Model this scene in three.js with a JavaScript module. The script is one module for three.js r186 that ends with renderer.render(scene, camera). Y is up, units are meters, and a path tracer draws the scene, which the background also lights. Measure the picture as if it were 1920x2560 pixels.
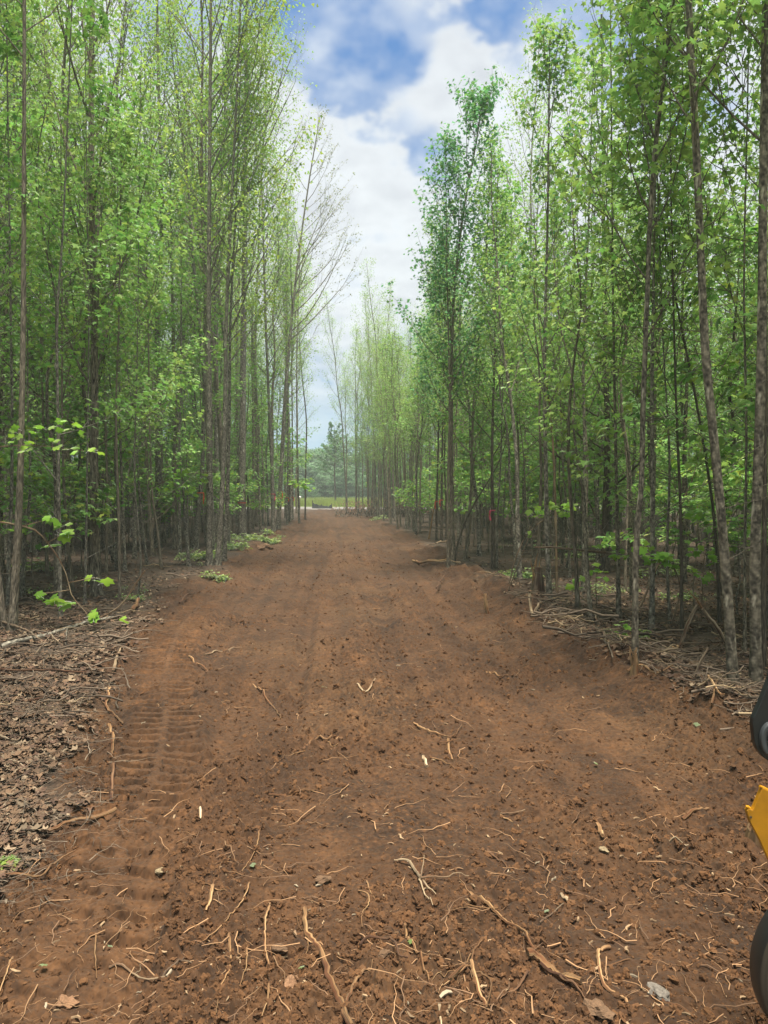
import * as THREE from 'three';
import { ImprovedNoise } from 'three/addons/math/ImprovedNoise.js';
import { mergeGeometries } from 'three/addons/utils/BufferGeometryUtils.js';

// ------------------------------------------------------------------ camera, sky, sun, exposure
const V = (x, y, z) => new THREE.Vector3(x, y, z);
const scene = new THREE.Scene();
const FOCAL = 1855, PITCH = Math.atan(56 / FOCAL), EYE = 2.0;
const camera = new THREE.PerspectiveCamera(2 * Math.atan(1280 / FOCAL) * 180 / Math.PI, 0.75, 0.05, 1500);
camera.position.set(0, EYE, 0);
camera.lookAt(0, EYE - Math.tan(PITCH), -1);
const EXPOSURE = 2.2, SKY_GAIN = 0.475, SUN = 5, SUN_DIR = V(0.05, 1, 0.16).normalize();
const renderer = new THREE.WebGLRenderer({ antialias: true });
renderer.toneMapping = THREE.LinearToneMapping;
renderer.toneMappingExposure = EXPOSURE;
renderer.shadowMap.enabled = true;
scene.fog = new THREE.FogExp2(0xe4f4f0, 0.0014);

// ------------------------------------------------------------------ random numbers, noise
function rng(a) { return () => { a |= 0; a = a + 0x6D2B79F5 | 0; let t = Math.imul(a ^ a >>> 15, 1 | a); t = t + Math.imul(t ^ t >>> 7, 61 | t) ^ t; return ((t ^ t >>> 14) >>> 0) / 4294967296; }; }
const perlin = new ImprovedNoise();
const n3 = (x, y, z = 0.37) => perlin.noise(x, y, z);
function fbm(x, y, z, oct) { let s = 0, a = 1, f = 1, w = 0; for (let i = 0; i < oct; i++) { s += a * perlin.noise(x * f, y * f, z * f + i * 7.3); w += a; a *= 0.5; f *= 2.03; } return s / w; }
const clamp = (x, a = 0, b = 1) => Math.min(b, Math.max(a, x));
const smooth = (a, b, x) => { const t = clamp((x - a) / (b - a)); return t * t * (3 - 2 * t); };
const lerp = (a, b, t) => a + (b - a) * t;
function table(rows, x) { if (x <= rows[0][0]) return rows[0][1]; for (let i = 1; i < rows.length; i++) if (x <= rows[i][0]) return lerp(rows[i - 1][1], rows[i][1], (x - rows[i - 1][0]) / (rows[i][0] - rows[i - 1][0])); return rows[rows.length - 1][1]; }

// a spring sky: blue with broken white cloud everywhere, thinning towards the horizon
{
  const W = 3072, H = 1536, data = new Float32Array(W * H * 4);
  // gaps in the cloud: azimuth and elevation in degrees, width, strength; the rest of the sky has the same kind of gaps from the noise
  const GAPS = [[-5.5, 34, 3.0, 0.8], [-2.4, 31.5, 3.2, 0.75], [-0.8, 28.8, 2.0, 0.8], [-5.2, 28.6, 1.6, 0.75], [-2.2, 27.2, 1.7, 0.6], [-3, 37, 3, 0.8], [6.0, 33.6, 2.8, 0.7], [8.6, 31.0, 2.0, 0.55], [12.6, 33.6, 3, 0.75], [2.3, 24.9, 1.4, 0.7], [3.9, 23.2, 1.3, 0.75], [1.2, 30, 1.2, 0.5], [-9, 33, 3, 0.7], [17, 29, 3, 0.65], [22, 25, 3, 0.6], [-16, 31, 3, 0.6], [2, 39, 4, 0.8]];
  for (let r = 0; r < H; r++) {
    const el = ((r + 0.5) / H - 0.5) * Math.PI, y = Math.sin(el), c = Math.cos(el);
    for (let k = 0; k < W; k++) {
      const az = ((k + 0.5) / W - 0.5) * 2 * Math.PI, x = c * Math.cos(az), z = c * Math.sin(az), o = (r * W + k) * 4;
      let cr = 0.35, cg = 0.33, cb = 0.3;
      if (y > -0.01) {
        const q = 1 / (Math.max(y, 0) + 0.22), u = x * q * 1.25, v = z * q * 1.25;
        const wx = fbm(u * 1.6 + 9, v * 1.6, 4.4, 3) * 0.35;
        const d = fbm(u * 1.35 + wx + 3.1, v * 1.35 - wx + 1.7, 2.2, 6), m = fbm(u * 4.2 + 5, v * 4.2 + wx, 8.8, 6), f = fbm(u * 13, v * 13 + 3, 5.8, 4);
        const deg = 180 / Math.PI, g2 = fbm(u * 6 + 31, v * 6, 1.8, 6), A = Math.atan2(x, -z) * deg + m * 3.2 + f * 1.8, E = el * deg + g2 * 3.4 + f * 1.2; let gap = smooth(0.0, -0.3, d - 0.02) * 0.9;
        if (Math.abs(A) < 32 && E < 46 && E > 8) { gap *= smooth(20, 32, Math.abs(A)); for (const [ga, ge, gw, gs] of GAPS) { const q2 = ((A - ga) ** 2 + ((E - ge) * 1.2) ** 2) / (gw * gw); if (q2 < 8) gap += gs * Math.exp(-q2 * 0.62) * 1.2; } }
        const veil = clamp(0.42 + m * 1.5 + g2 * 1.1 + f * 0.6);
        let cover = clamp(1 - smooth(0.15, 0.95, gap + (m + g2) * 0.8 + f * 0.7) * lerp(1, 0.4, veil)) * lerp(0.35, 1, smooth(0.07, 0.24, y + m * 0.1));
        const shade = clamp(1.03 + m * 0.22 + g2 * 0.2 + f * 0.16, 0.82, 1.1);
        const hz = Math.pow(1 - clamp(y), 5);
        const br = lerp(0.105, 0.42, hz), bg = lerp(0.27, 0.68, hz), bb = lerp(0.62, 0.87, hz);
        cr = lerp(br, 0.80 * shade, cover); cg = lerp(bg, 0.845 * shade, cover); cb = lerp(bb, 0.895 * lerp(1, shade, 0.85), cover);
      }
      data[o] = cr * SKY_GAIN; data[o + 1] = cg * SKY_GAIN; data[o + 2] = cb * SKY_GAIN; data[o + 3] = 1;
    }
  }
  const t = new THREE.DataTexture(data, W, H, THREE.RGBAFormat, THREE.FloatType);
  t.mapping = THREE.EquirectangularReflectionMapping; t.magFilter = THREE.LinearFilter; t.needsUpdate = true;
  scene.background = t; scene.environment = t;
}
const sun = new THREE.DirectionalLight(0xfff3e0, SUN);
sun.name = 'sun'; sun.position.copy(SUN_DIR).multiplyScalar(90); sun.target.position.set(0, 0, -20);
sun.position.add(sun.target.position);
sun.castShadow = true; sun.shadow.radius = 42; sun.shadow.mapSize.set(2048, 2048);
Object.assign(sun.shadow.camera, { left: -60, right: 60, top: 60, bottom: -60, near: 1, far: 220 });
scene.add(sun, sun.target);

// ------------------------------------------------------------------ names, labels, pixel helpers
const used = new Map();
function numbered(name) { const n = used.get(name) ?? 0; used.set(name, n + 1); return n ? `${name}_${String(n).padStart(3, '0')}` : name; }
function tag(o, label, category, group, kind) { Object.assign(o.userData, { label, category }); if (group) o.userData.group = group; if (kind) o.userData.kind = kind; return o; }
function lit(o) { o.castShadow = o.receiveShadow = true; return o; }
function mesh(name, geo, mat, parent) { const m = lit(new THREE.Mesh(geo, mat)); m.name = parent && parent !== scene ? name : numbered(name); (parent ?? scene).add(m); return m; }
function thing(name, label, category, pos, group) { const g = new THREE.Group(); g.name = numbered(name); if (pos) g.position.copy(pos); tag(g, label, category, group); scene.add(g); return g; }
function copyOf(src, name, label, group) { const c = src.clone(); c.name = numbered(name); c.userData = { ...src.userData }; if (label) c.userData.label = label; if (group) c.userData.group = group; scene.add(c); return c; }
const cp = Math.cos(PITCH), sp = Math.sin(PITCH);
// a point of the 1920 x 2560 photograph turned into a place: dist metres ahead, or down on the ground
function at(px, py, dist) { const a = (px - 960) / FOCAL, b = -(py - 1280) / FOCAL, fy = -sp + b * cp, fz = cp + b * sp, k = dist / fz; return V(a * k, EYE + fy * k, -dist); }
function ground(px, py, lift = 0) { const b = -(py - 1280) / FOCAL, d = EYE / Math.max(1e-4, sp - b * cp) * (cp + b * sp); let p = at(px, py, d); for (let i = 0; i < 4; i++) { const h = height(p.x, p.z); p = at(px, py, clamp((EYE - h) / Math.max(1e-4, sp - b * cp) * (cp + b * sp), 0.5, 400)); } p.y = height(p.x, p.z) + lift; return p; }

// ------------------------------------------------------------------ the lie of the land
const LEFT = [[0, -3.2], [3, -2.7], [3.6, -2.05], [4.24, -2.12], [5.5, -2.5], [7.5, -3.06], [10.7, -3.63], [15, -3.95], [20, -4.3], [30, -4.75], [43, -5.2], [56, -6.2], [73, -7.2], [80, -8.2]];
const RIGHT = [[0, 3.6], [5, 3.5], [6.4, 3.25], [7.2, 2.9], [9.9, 2.7], [14, 2.4], [19, 1.95], [25, 1.5], [35, 0.8], [50, -0.5], [58, -1.5], [66, -3.2], [73, -4.6], [80, -4.8]];
const TRACK = [[0, -1.0], [2.4, -1.15], [3.15, -1.3], [4.2, -1.5], [5.25, -1.62], [6.4, -1.9], [7.6, -2.27], [9, -2.62], [11, -3.0], [14, -3.3], [18, -3.55]];
function edges(z) {                          // z is metres ahead
  const wob = n3(z * 0.45, 3.3) * 0.45 + n3(z * 1.7, 9.1) * 0.18, wob2 = n3(z * 0.4, 23.3) * 0.5 + n3(z * 1.5, 19.1) * 0.2;
  return [table(LEFT, z) + wob * smooth(1, 5, z), table(RIGHT, z) + wob2 * smooth(1, 8, z)];
}
function inside(x, z) { const [l, r] = edges(z), j = n3(x * 2.1, z * 2.1, 5.5) * 0.22 + n3(x * 6.5, z * 6.5, 2.5) * 0.1; return Math.min(x - l, r - x, (77 - z) * 0.6) + j; }   // metres into the bare soil
function height(x, zw) {
  const z = -zw, s = inside(x, z);
  const soil = smooth(-0.1, 0.25, s), [l, r] = edges(z);
  let h = n3(x * 0.16, z * 0.16, 1.1) * 0.1 * (1 - soil * 0.6);
  if (z < 60) {
    h += (1 - soil) * (0.03 + n3(x * 1.3, z * 1.3, 6.6) * 0.045 + n3(x * 5, z * 5, 1.6) * 0.018);
    h += (0.24 + n3(x * 3.3, z * 3.3, 21) * 0.12) * Math.exp(-(((x - r + 0.1) / 0.45) ** 2)) * smooth(4, 8, z) * (1 - 0.75 * smooth(18, 30, z)) * (0.65 + n3(z * 0.9, 4.1) * 0.9);
    h += 0.09 * Math.exp(-(((x - l - 0.1) / 0.3) ** 2)) * smooth(5, 9, z) * (0.6 + n3(z * 1.1, 14.1) * 1.1);
  }
  if (soil > 0.01) {
    const along = x + z * 0.065;
    let q = n3(x * 1.1, z * 0.8, 2.7) * 0.035 + n3(along * 2.7, z * 0.16, 7.7) * 0.085 * smooth(5, 10, z) + n3(along * 6.5, z * 0.3, 4.2) * 0.035 * smooth(3, 8, z) - Math.abs(n3(along * 4.2, z * 0.07, 14.2)) * 0.12 * smooth(4, 9, z) + 0.02;
    if (z < 40) {
      const rough = smooth(-0.25, 0.35, n3(x * 0.7, z * 0.55, 12.2)), rug = 0.45 + rough * 0.85;
      q += n3(x * 4.3, z * 4.3, 3.4) * 0.045 * rug;
      const c1 = n3(x * 10.5, z * 10.5, 5.7), c2 = n3(x * 23, z * 23, 8.1), c3 = n3(x * 48, z * 48, 1.9);
      q += Math.abs(c1) * 0.05 * rug - 0.012 + c2 * 0.02 * rug + (z < 12 ? Math.abs(c2 * c1) * 0.02 * rug + c3 * 0.011 * (0.4 + rough) : 0);
      // tread print of the machine's track: two strips of cross bars
      const tc = table(TRACK, z), d = x - tc, w = 0.27 + (z < 4.6 ? 0.04 : 0);
      if (Math.abs(d) < w + 0.12 && z < 18) {
        const m = smooth(w + 0.08, w - 0.02, Math.abs(d)) * smooth(17, 12, z) * clamp((z < 4.6 ? 0.55 : 0.95) + n3(x * 1.8, z * 1.3, 31.1) * 1.5), mid = smooth(0.025, 0.055, Math.abs(d));
        const lug = Math.sin((z + (d > 0 ? 0.0 : 0.045) + n3(x * 2, z * 2, 9) * 0.02 + (z < 4.6 ? d * 0.25 : 0)) * 2 * Math.PI / (z < 4.6 ? 0.2 : 0.15));
        q = lerp(q, q * 0.22 - 0.05 + (mid * smooth(-0.75, 0.1, lug) + (1 - mid) * 1.1) * (z < 4.8 ? 0.05 : 0.085) + c2 * 0.006, m);
        q += 0.035 * Math.exp(-(((Math.abs(d) - w - 0.05) / 0.05) ** 2)) * smooth(17, 12, z) * (0.6 + c1);
      }
      // shorter prints near the middle and by the machine
      for (const [cx, cz, hw, hl] of PRINTS) { const dx = Math.abs(x - cx), dz = Math.abs(z - cz); if (dx < hw + 0.1 && dz < hl + 0.1) q = lerp(q, q * 0.3 - 0.03 + Math.sin(z * 2 * Math.PI / 0.15) * 0.014, smooth(hw + 0.08, hw - 0.05, dx) * smooth(hl + 0.1, hl - 0.1, dz) * 0.85); }
    }
    h += soil * (q - 0.04);
  }
  return h;
}
const PRINTS = [[0.62, 10.2, 0.2, 1.3], [1.45, 6.0, 0.2, 0.35], [2.1, 9.3, 0.22, 0.8], [-0.35, 8.4, 0.2, 0.5], [1.7, 12.5, 0.25, 1.4]];

// ------------------------------------------------------------------ computed textures
function texture(w, h, fn, color, rx = 1, ry = 1) {
  const d = new Uint8Array(w * h * 4);
  for (let j = 0; j < h; j++) for (let i = 0; i < w; i++) { const c = fn(i / w, j / h), o = (j * w + i) * 4; if (c.length) { d[o] = clamp(c[0]) * 255; d[o + 1] = clamp(c[1]) * 255; d[o + 2] = clamp(c[2]) * 255; } else d[o] = d[o + 1] = d[o + 2] = clamp(c) * 255; d[o + 3] = 255; }
  const t = new THREE.DataTexture(d, w, h); t.wrapS = t.wrapT = THREE.RepeatWrapping; t.magFilter = THREE.LinearFilter; t.repeat.set(rx, ry);
  if (color) t.colorSpace = THREE.SRGBColorSpace; t.needsUpdate = true; return t;
}
// noise that tiles over the unit square
function tile(u, v, f, z = 0, oct = 4) { let s = 0, a = 1, w = 0; for (let i = 0; i < oct; i++) { const p = f * (1 << i); s += a * (perlin.noise(u * p, v * p, z + i * 3.7) * (1 - u) * (1 - v) + perlin.noise((u - 1) * p, v * p, z + i * 3.7) * u * (1 - v) + perlin.noise(u * p, (v - 1) * p, z + i * 3.7) * (1 - u) * v + perlin.noise((u - 1) * p, (v - 1) * p, z + i * 3.7) * u * v); w += a; a *= 0.62; } return s / w; }
const soilBump = texture(512, 512, (u, v) => { const a = tile(u, v, 14, 1.3, 5), b = Math.abs(tile(u, v, 34, 5.1, 3)); return 0.45 + a * 0.75 + b * 0.5; }, false, 1 / 1.7, 1 / 1.7);
const soilMap = texture(768, 768, (u, v) => { const a = tile(u, v, 6, 2.3, 6), b = tile(u, v, 60, 4.1, 2), s = b > 0.34 ? 0.22 : 0; const k = 0.78 + a * 0.5 + b * 0.42; return [k + s * 0.9, k + s * 0.85, k + s * 0.75]; }, true, 1 / 2.3, 1 / 2.3);
const barkMap = texture(256, 512, (u, v) => { const f = tile(u, v * 0.55, 30, 3.1, 3), g = tile(u, v, 9, 8.1, 5), sp = tile(u, v, 44, 2.8, 2) > 0.3 ? 0.3 : 0, k = 0.62 + f * 0.9 + g * 0.8 + sp; return [k, k * 0.97, k * 0.92]; }, true);
const barkBump = texture(256, 512, (u, v) => 0.5 + tile(u, v * 0.55, 30, 3.1, 3) * 0.9 + tile(u, v, 40, 1.1, 2) * 0.3, false);
const paleMap = texture(256, 512, (u, v) => { const g = tile(u, v, 7, 18.1, 5), band = tile(u * 0.3, v, 40, 2.2, 2), l = smooth(0.16, 0.26, tile(u, v, 5, 44.1, 4)), k = 0.56 + g * 0.8 + band * 0.6 + (tile(u, v, 40, 6.8, 2) > 0.3 ? 0.25 : 0); return [lerp(k, 1, l * 0.9), lerp(k * 0.975, 1, l * 0.9), lerp(k * 0.93, 0.97, l * 0.9)]; }, true);
const woodMap = texture(128, 256, (u, v) => { const g = tile(u, v * 0.3, 20, 7.7, 3), b = tile(u, v, 6, 3.7, 4), k = 0.72 + g * 0.8 + b * 0.9, d = smooth(0.02, 0.22, tile(u, v, 4, 61.3, 3)) * 0.75; return [lerp(k, 0.5, d), lerp(k * 0.95, 0.36, d), lerp(k * 0.88, 0.29, d)]; }, true);

const std = (c, o = {}) => new THREE.MeshStandardMaterial({ color: new THREE.Color().setRGB(...c), roughness: 0.95, side: THREE.DoubleSide, ...o });
const M = {
  soil: new THREE.MeshStandardMaterial({ vertexColors: true, map: soilMap, bumpMap: soilBump, bumpScale: 0.05, roughness: 1 }),
  bark: std([0.53, 0.49, 0.42], { map: barkMap, bumpMap: barkBump, bumpScale: 0.02 }),
  barkGrey: std([0.62, 0.61, 0.555], { map: paleMap, bumpMap: barkBump, bumpScale: 0.01 }),
  pale: std([0.54, 0.51, 0.43], { map: paleMap, bumpMap: barkBump, bumpScale: 0.008 }),
  dark: std([0.24, 0.22, 0.185], { map: barkMap, bumpMap: barkBump, bumpScale: 0.006 }),
  stick: std([0.30, 0.26, 0.21], { map: woodMap }),
  root: std([0.40, 0.265, 0.15], { map: woodMap, bumpMap: woodMap, bumpScale: 0.003 }),
  rootMud: std([0.30, 0.19, 0.10], { map: woodMap, bumpMap: woodMap, bumpScale: 0.004 }),
  rootDark: std([0.17, 0.10, 0.06], { map: woodMap }),
  white: std([0.50, 0.43, 0.325], { map: woodMap }),
  fresh: std([0.58, 0.42, 0.25], { map: woodMap, bumpMap: woodMap, bumpScale: 0.004 }),
  chunk: std([0.42, 0.28, 0.15], { map: woodMap, bumpMap: woodMap, bumpScale: 0.02 }),
  stone: std([0.21, 0.125, 0.07], { map: soilMap, bumpMap: soilBump, bumpScale: 0.01 }),
  leaf: new THREE.MeshPhysicalMaterial({ vertexColors: true, roughness: 1, transmission: 0.5, thickness: 0, side: THREE.DoubleSide, specularIntensity: 0.5 }),
  litter: new THREE.MeshStandardMaterial({ roughness: 0.9, side: THREE.DoubleSide }),
};

// ------------------------------------------------------------------ geometry builder
class GB {
  constructor() { this.p = []; this.n = []; this.u = []; this.c = []; this.i = []; }
  get count() { return this.p.length / 3; }
  tube(pts, radii, sides, cap, vOff = 0, bump = 0, rnd) {
    const n = pts.length, b0 = this.count, t = V(), a = V(), b = V(); let len = vOff;
    t.subVectors(pts[1], pts[0]).normalize(); a.set(Math.abs(t.x) > 0.8 ? 0 : 1, 0, Math.abs(t.x) > 0.8 ? 1 : 0); a.addScaledVector(t, -a.dot(t)).normalize();
    const around = Math.max(1, Math.round(radii[0] * 2 * Math.PI / 0.5));
    for (let k = 0; k < n; k++) {
      if (k) len += pts[k].distanceTo(pts[k - 1]);
      t.subVectors(pts[Math.min(n - 1, k + 1)], pts[Math.max(0, k - 1)]).normalize(); a.addScaledVector(t, -a.dot(t)).normalize(); b.crossVectors(t, a);
      for (let s = 0; s <= sides; s++) {
        const th = s / sides * 2 * Math.PI, cs = Math.cos(th), sn = Math.sin(th), nx = a.x * cs + b.x * sn, ny = a.y * cs + b.y * sn, nz = a.z * cs + b.z * sn;
        const r = radii[k] * (bump ? 1 + bump * n3(cs * 1.3 + k * 0.6, sn * 1.3 + k * 0.31, 4.4 + pts[0].x) : 1);
        this.p.push(pts[k].x + nx * r, pts[k].y + ny * r, pts[k].z + nz * r); this.n.push(nx, ny, nz); this.u.push(s / sides * around * 0.5, len * 0.5); this.c.push(1, 1, 1);
      }
    }
    const w = sides + 1;
    for (let k = 0; k < n - 1; k++) for (let s = 0; s < sides; s++) { const o = b0 + k * w + s; this.i.push(o, o + 1, o + w, o + 1, o + w + 1, o + w); }
    if (cap) for (const k of [0, n - 1]) {
      const o = this.count, d = k ? V().subVectors(pts[k], pts[k - 1]).normalize() : V().subVectors(pts[0], pts[1]).normalize();
      this.p.push(pts[k].x, pts[k].y, pts[k].z); this.n.push(d.x, d.y, d.z); this.u.push(0.5, 0.5); this.c.push(1, 1, 1);
      for (let s = 0; s <= sides; s++) { const q = (b0 + k * w + s) * 3; this.p.push(this.p[q], this.p[q + 1], this.p[q + 2]); this.n.push(d.x, d.y, d.z); this.u.push(0.1 * s, 0); this.c.push(1, 1, 1); }
      for (let s = 0; s < sides; s++) k ? this.i.push(o, o + 1 + s, o + 2 + s) : this.i.push(o, o + 2 + s, o + 1 + s);
    }
  }
  leaf(shape, pos, tip, nor, size, col) {                   // outline points (x across, y along, z out of the blade)
    const o = this.count, sx = tip.y * nor.z - tip.z * nor.y, sy = tip.z * nor.x - tip.x * nor.z, sz = tip.x * nor.y - tip.y * nor.x;
    for (const [x, y, z] of shape.pts) {
      const X = x * size, Y = y * size, Z = z * size;
      this.p.push(pos.x + sx * X + tip.x * Y + nor.x * Z, pos.y + sy * X + tip.y * Y + nor.y * Z, pos.z + sz * X + tip.z * Y + nor.z * Z);
      const k = x * 0.7; const nx = nor.x + sx * k, ny = nor.y + sy * k, nz = nor.z + sz * k, l = 1 / Math.hypot(nx, ny, nz);
      this.n.push(nx * l, ny * l, nz * l); this.u.push(x, y); this.c.push(col[0], col[1], col[2]);
    }
    for (const k of shape.tri) this.i.push(o + k);
  }
  build(colors = false) {
    const g = new THREE.BufferGeometry();
    g.setAttribute('position', new THREE.Float32BufferAttribute(this.p, 3)); g.setAttribute('normal', new THREE.Float32BufferAttribute(this.n, 3)); g.setAttribute('uv', new THREE.Float32BufferAttribute(this.u, 2));
    if (colors) g.setAttribute('color', new THREE.Float32BufferAttribute(this.c, 3));
    g.setIndex(this.i); return g;
  }
}
const fan = (pts) => ({ pts, tri: Array.from({ length: pts.length - 2 }, (_, k) => [0, k + 1, k + 2]).flat() });
const LEAF = {
  oval: fan([[0, 0, 0], [0.32, 0.45, 0.1], [0, 1, -0.08], [-0.32, 0.45, 0.1]]),
  three: fan([[0, 0.08, 0], [0.48, 0.34, 0.1], [0.2, 0.55, 0.03], [0, 1, -0.1], [-0.2, 0.55, 0.03], [-0.48, 0.34, 0.1]]),
  maple: fan([[0, 0.12, 0], [0.2, 0, 0.02], [0.5, 0.16, -0.02], [0.33, 0.3, 0.06], [0.56, 0.62, 0], [0.24, 0.6, 0.06], [0.12, 0.8, 0.02], [0, 1.02, -0.12], [-0.12, 0.8, 0.02], [-0.24, 0.6, 0.06], [-0.56, 0.62, 0], [-0.33, 0.3, 0.06], [-0.5, 0.16, -0.02], [-0.2, 0, 0.02]]),
};
LEAF.star = fan([[0, 0.1, 0], [0.42, 0.08, 0], [0.26, 0.34, 0.05], [0.56, 0.66, 0], [0.2, 0.62, 0.05], [0, 1, -0.1], [-0.2, 0.62, 0.05], [-0.56, 0.66, 0], [-0.26, 0.34, 0.05], [-0.42, 0.08, 0]]);
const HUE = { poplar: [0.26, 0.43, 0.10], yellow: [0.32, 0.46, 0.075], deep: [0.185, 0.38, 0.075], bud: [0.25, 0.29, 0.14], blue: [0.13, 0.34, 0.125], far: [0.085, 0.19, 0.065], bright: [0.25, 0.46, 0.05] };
function tint(h, r) { const c = HUE[h], k = 0.72 + r() * 0.56, w = (r() - 0.5) * 0.35; return [c[0] * k * (1 + w), c[1] * k, c[2] * k * (1 - w * 0.6)]; }

// ------------------------------------------------------------------ trees
// path: trunk centre line from the root up; everything else in fractions of it
function growTree(o) {
  const r = rng(o.seed), wood = new GB(), crown = new GB(), H = o.path[o.path.length - 1].y, sh = LEAF[o.leaf ?? 'three'];
  const curve = new THREE.CatmullRomCurve3(o.path), N = o.rings ?? 16, line = curve.getPoints(N - 1);
  const rad = line.map((p, k) => { const t = k / (N - 1); return Math.max(0.006, lerp(o.r0, o.r1 ?? o.r0 * 0.16, Math.pow(t, 0.9)) * (1 + n3(k * 1.7, o.seed * 3.1) * 0.07)); });
  const first = line[0].clone(); first.y -= 0.12;
  const rise = (y) => line[0].clone().lerp(line[1], clamp(y / Math.max(0.4, line[1].y - line[0].y), 0, 0.9));
  wood.tube([first, line[0], rise(0.1), rise(0.28), ...line.slice(1)], [rad[0] * 1.75, rad[0] * 1.5, rad[0] * 1.2, rad[0] * 1.05, ...rad.slice(1)], o.sides ?? 7, false, 0, 0.06);
  const on = (t) => { const f = clamp(t) * (N - 1), k = Math.min(N - 2, f | 0); return [line[k].clone().lerp(line[k + 1], f - k), lerp(rad[k], rad[k + 1], f - k)]; };
  const d = V(), up = V(0, 1, 0), tip = V(), nor = V();
  const leaves = (p, n, spread, dir) => {
    for (let k = 0; k < n; k++) {
      const q = p.clone().add(V((r() - 0.5) * spread, (r() - 0.5) * spread * 0.8, (r() - 0.5) * spread));
      tip.set(dir.x * 0.6 + r() - 0.5, -0.25 + (r() - 0.6) * 0.7, dir.z * 0.6 + r() - 0.5).normalize();
      nor.set((r() - 0.5) * (o.flat ?? 1.6), 0.55 + r() * 0.6, (r() - 0.5) * (o.flat ?? 1.6)); nor.addScaledVector(tip, -nor.dot(tip)).normalize();
      crown.leaf(sh, q, tip, nor, o.leafSize * (0.65 + r() * 0.6), tint(r() < 0.18 ? (o.hue2 ?? o.hue) : o.hue, r));
    }
  };
  const limb = (base, az, el, len, rb, depth) => {
    const pts = [base.clone()], seg = depth ? 3 : 5, p = base.clone(); let a = az, e = el;
    for (let k = 1; k <= seg; k++) { a += (r() - 0.5) * 0.35; e += (o.curl ?? 0.09) + (r() - 0.5) * 0.22; e = Math.min(e, 1.45); d.set(Math.cos(a) * Math.cos(e), Math.sin(e), Math.sin(a) * Math.cos(e)); p.addScaledVector(d, len / seg); pts.push(p.clone()); }
    wood.tube(pts, pts.map((_, k) => Math.max(0.0035, rb * (1 - 0.8 * k / seg))), depth ? 3 : 4, false);
    return [pts, a, e];
  };
  const nl = o.limbs ?? 0, az0 = r() * 6;
  for (let i = 0; i < nl; i++) {
    const t = lerp(o.start, 0.985, Math.pow((i + r() * 0.8) / nl, o.low ?? 1)), [b, rt] = on(t), k = (t - o.start) / (1 - o.start);
    const len = o.reach * (o.shape ? o.shape(k) : Math.pow(1 - k, 0.7) + 0.16) * (0.65 + r() * 0.6);
    let az = az0 + i * 2.4 + (r() - 0.5); if (o.side !== undefined && r() < 0.6) az = o.side + (r() - 0.5) * 1.6;
    const [pts, a, e] = limb(b, az, (o.rise ?? 0.7) + (r() - 0.5) * 0.3 + k * 0.25, len, Math.min(rt * 0.45, 0.008 + len * 0.011), 0);
    const ns = Math.max(2, Math.round((o.subs ?? 6) * clamp(len / o.reach, 0.4, 1.2)));
    for (let j = 0; j < ns; j++) {
      const s = 0.22 + 0.78 * (j + r()) / ns, f = s * 5, q = Math.min(4, f | 0), p = pts[q].clone().lerp(pts[q + 1], f - q);
      const [tw, ta] = limb(p, a + (j % 2 ? 1 : -1) * (0.5 + r() * 0.7), e * 0.5 + (r() - 0.4) * 0.5, len * (0.3 + r() * 0.18) * (1.15 - s * 0.5), 0.0075, 1);
      const L = o.dense ?? 6, dir = V(Math.cos(ta), 0, Math.sin(ta));
      for (let m = 1; m < 4; m++) leaves(tw[m], Math.round(L * (0.5 + r()) / 3 * (m === 3 ? 1.6 : 0.9)), o.spread ?? 0.3, dir);
      if (r() < 0.6) leaves(p, Math.round(L * 0.25), o.spread ?? 0.3, dir);
    }
    leaves(pts[5], Math.round((o.dense ?? 6) * 0.5), o.spread ?? 0.3, V(Math.cos(a), 0, Math.sin(a)));
  }
  for (let i = 0; i < (o.stubs ?? 0); i++) { const [b] = on(0.08 + r() * o.start * 0.9); limb(b, r() * 6.3, (r() - 0.3) * 1.0, 0.25 + r() * r() * 1.7, 0.006, 1); }
  return { trunk: wood.build(), crown: crown.count ? crown.build(true) : null };
}
function wander(h, r, lean = 0.5, n = 7, kink = 0.1) { const a = r() * 6.3, pts = [V(0, 0, 0)]; for (let k = 1; k < n; k++) { const t = k / (n - 1); pts.push(V(Math.cos(a) * lean * t * t + (r() - 0.5) * kink * 2 * Math.min(1, t * 2), h * t, Math.sin(a) * lean * t * t + (r() - 0.5) * kink * 2 * Math.min(1, t * 2))); } return pts; }
function plant(name, label, category, geo, pos, bark, group, leafMat = M.leaf) {
  const t = thing(name, label, category, pos, group);
  mesh('trunk', geo.trunk, bark, t);
  if (geo.crown) mesh('crown', geo.crown, leafMat, t);
  return t;
}
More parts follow.
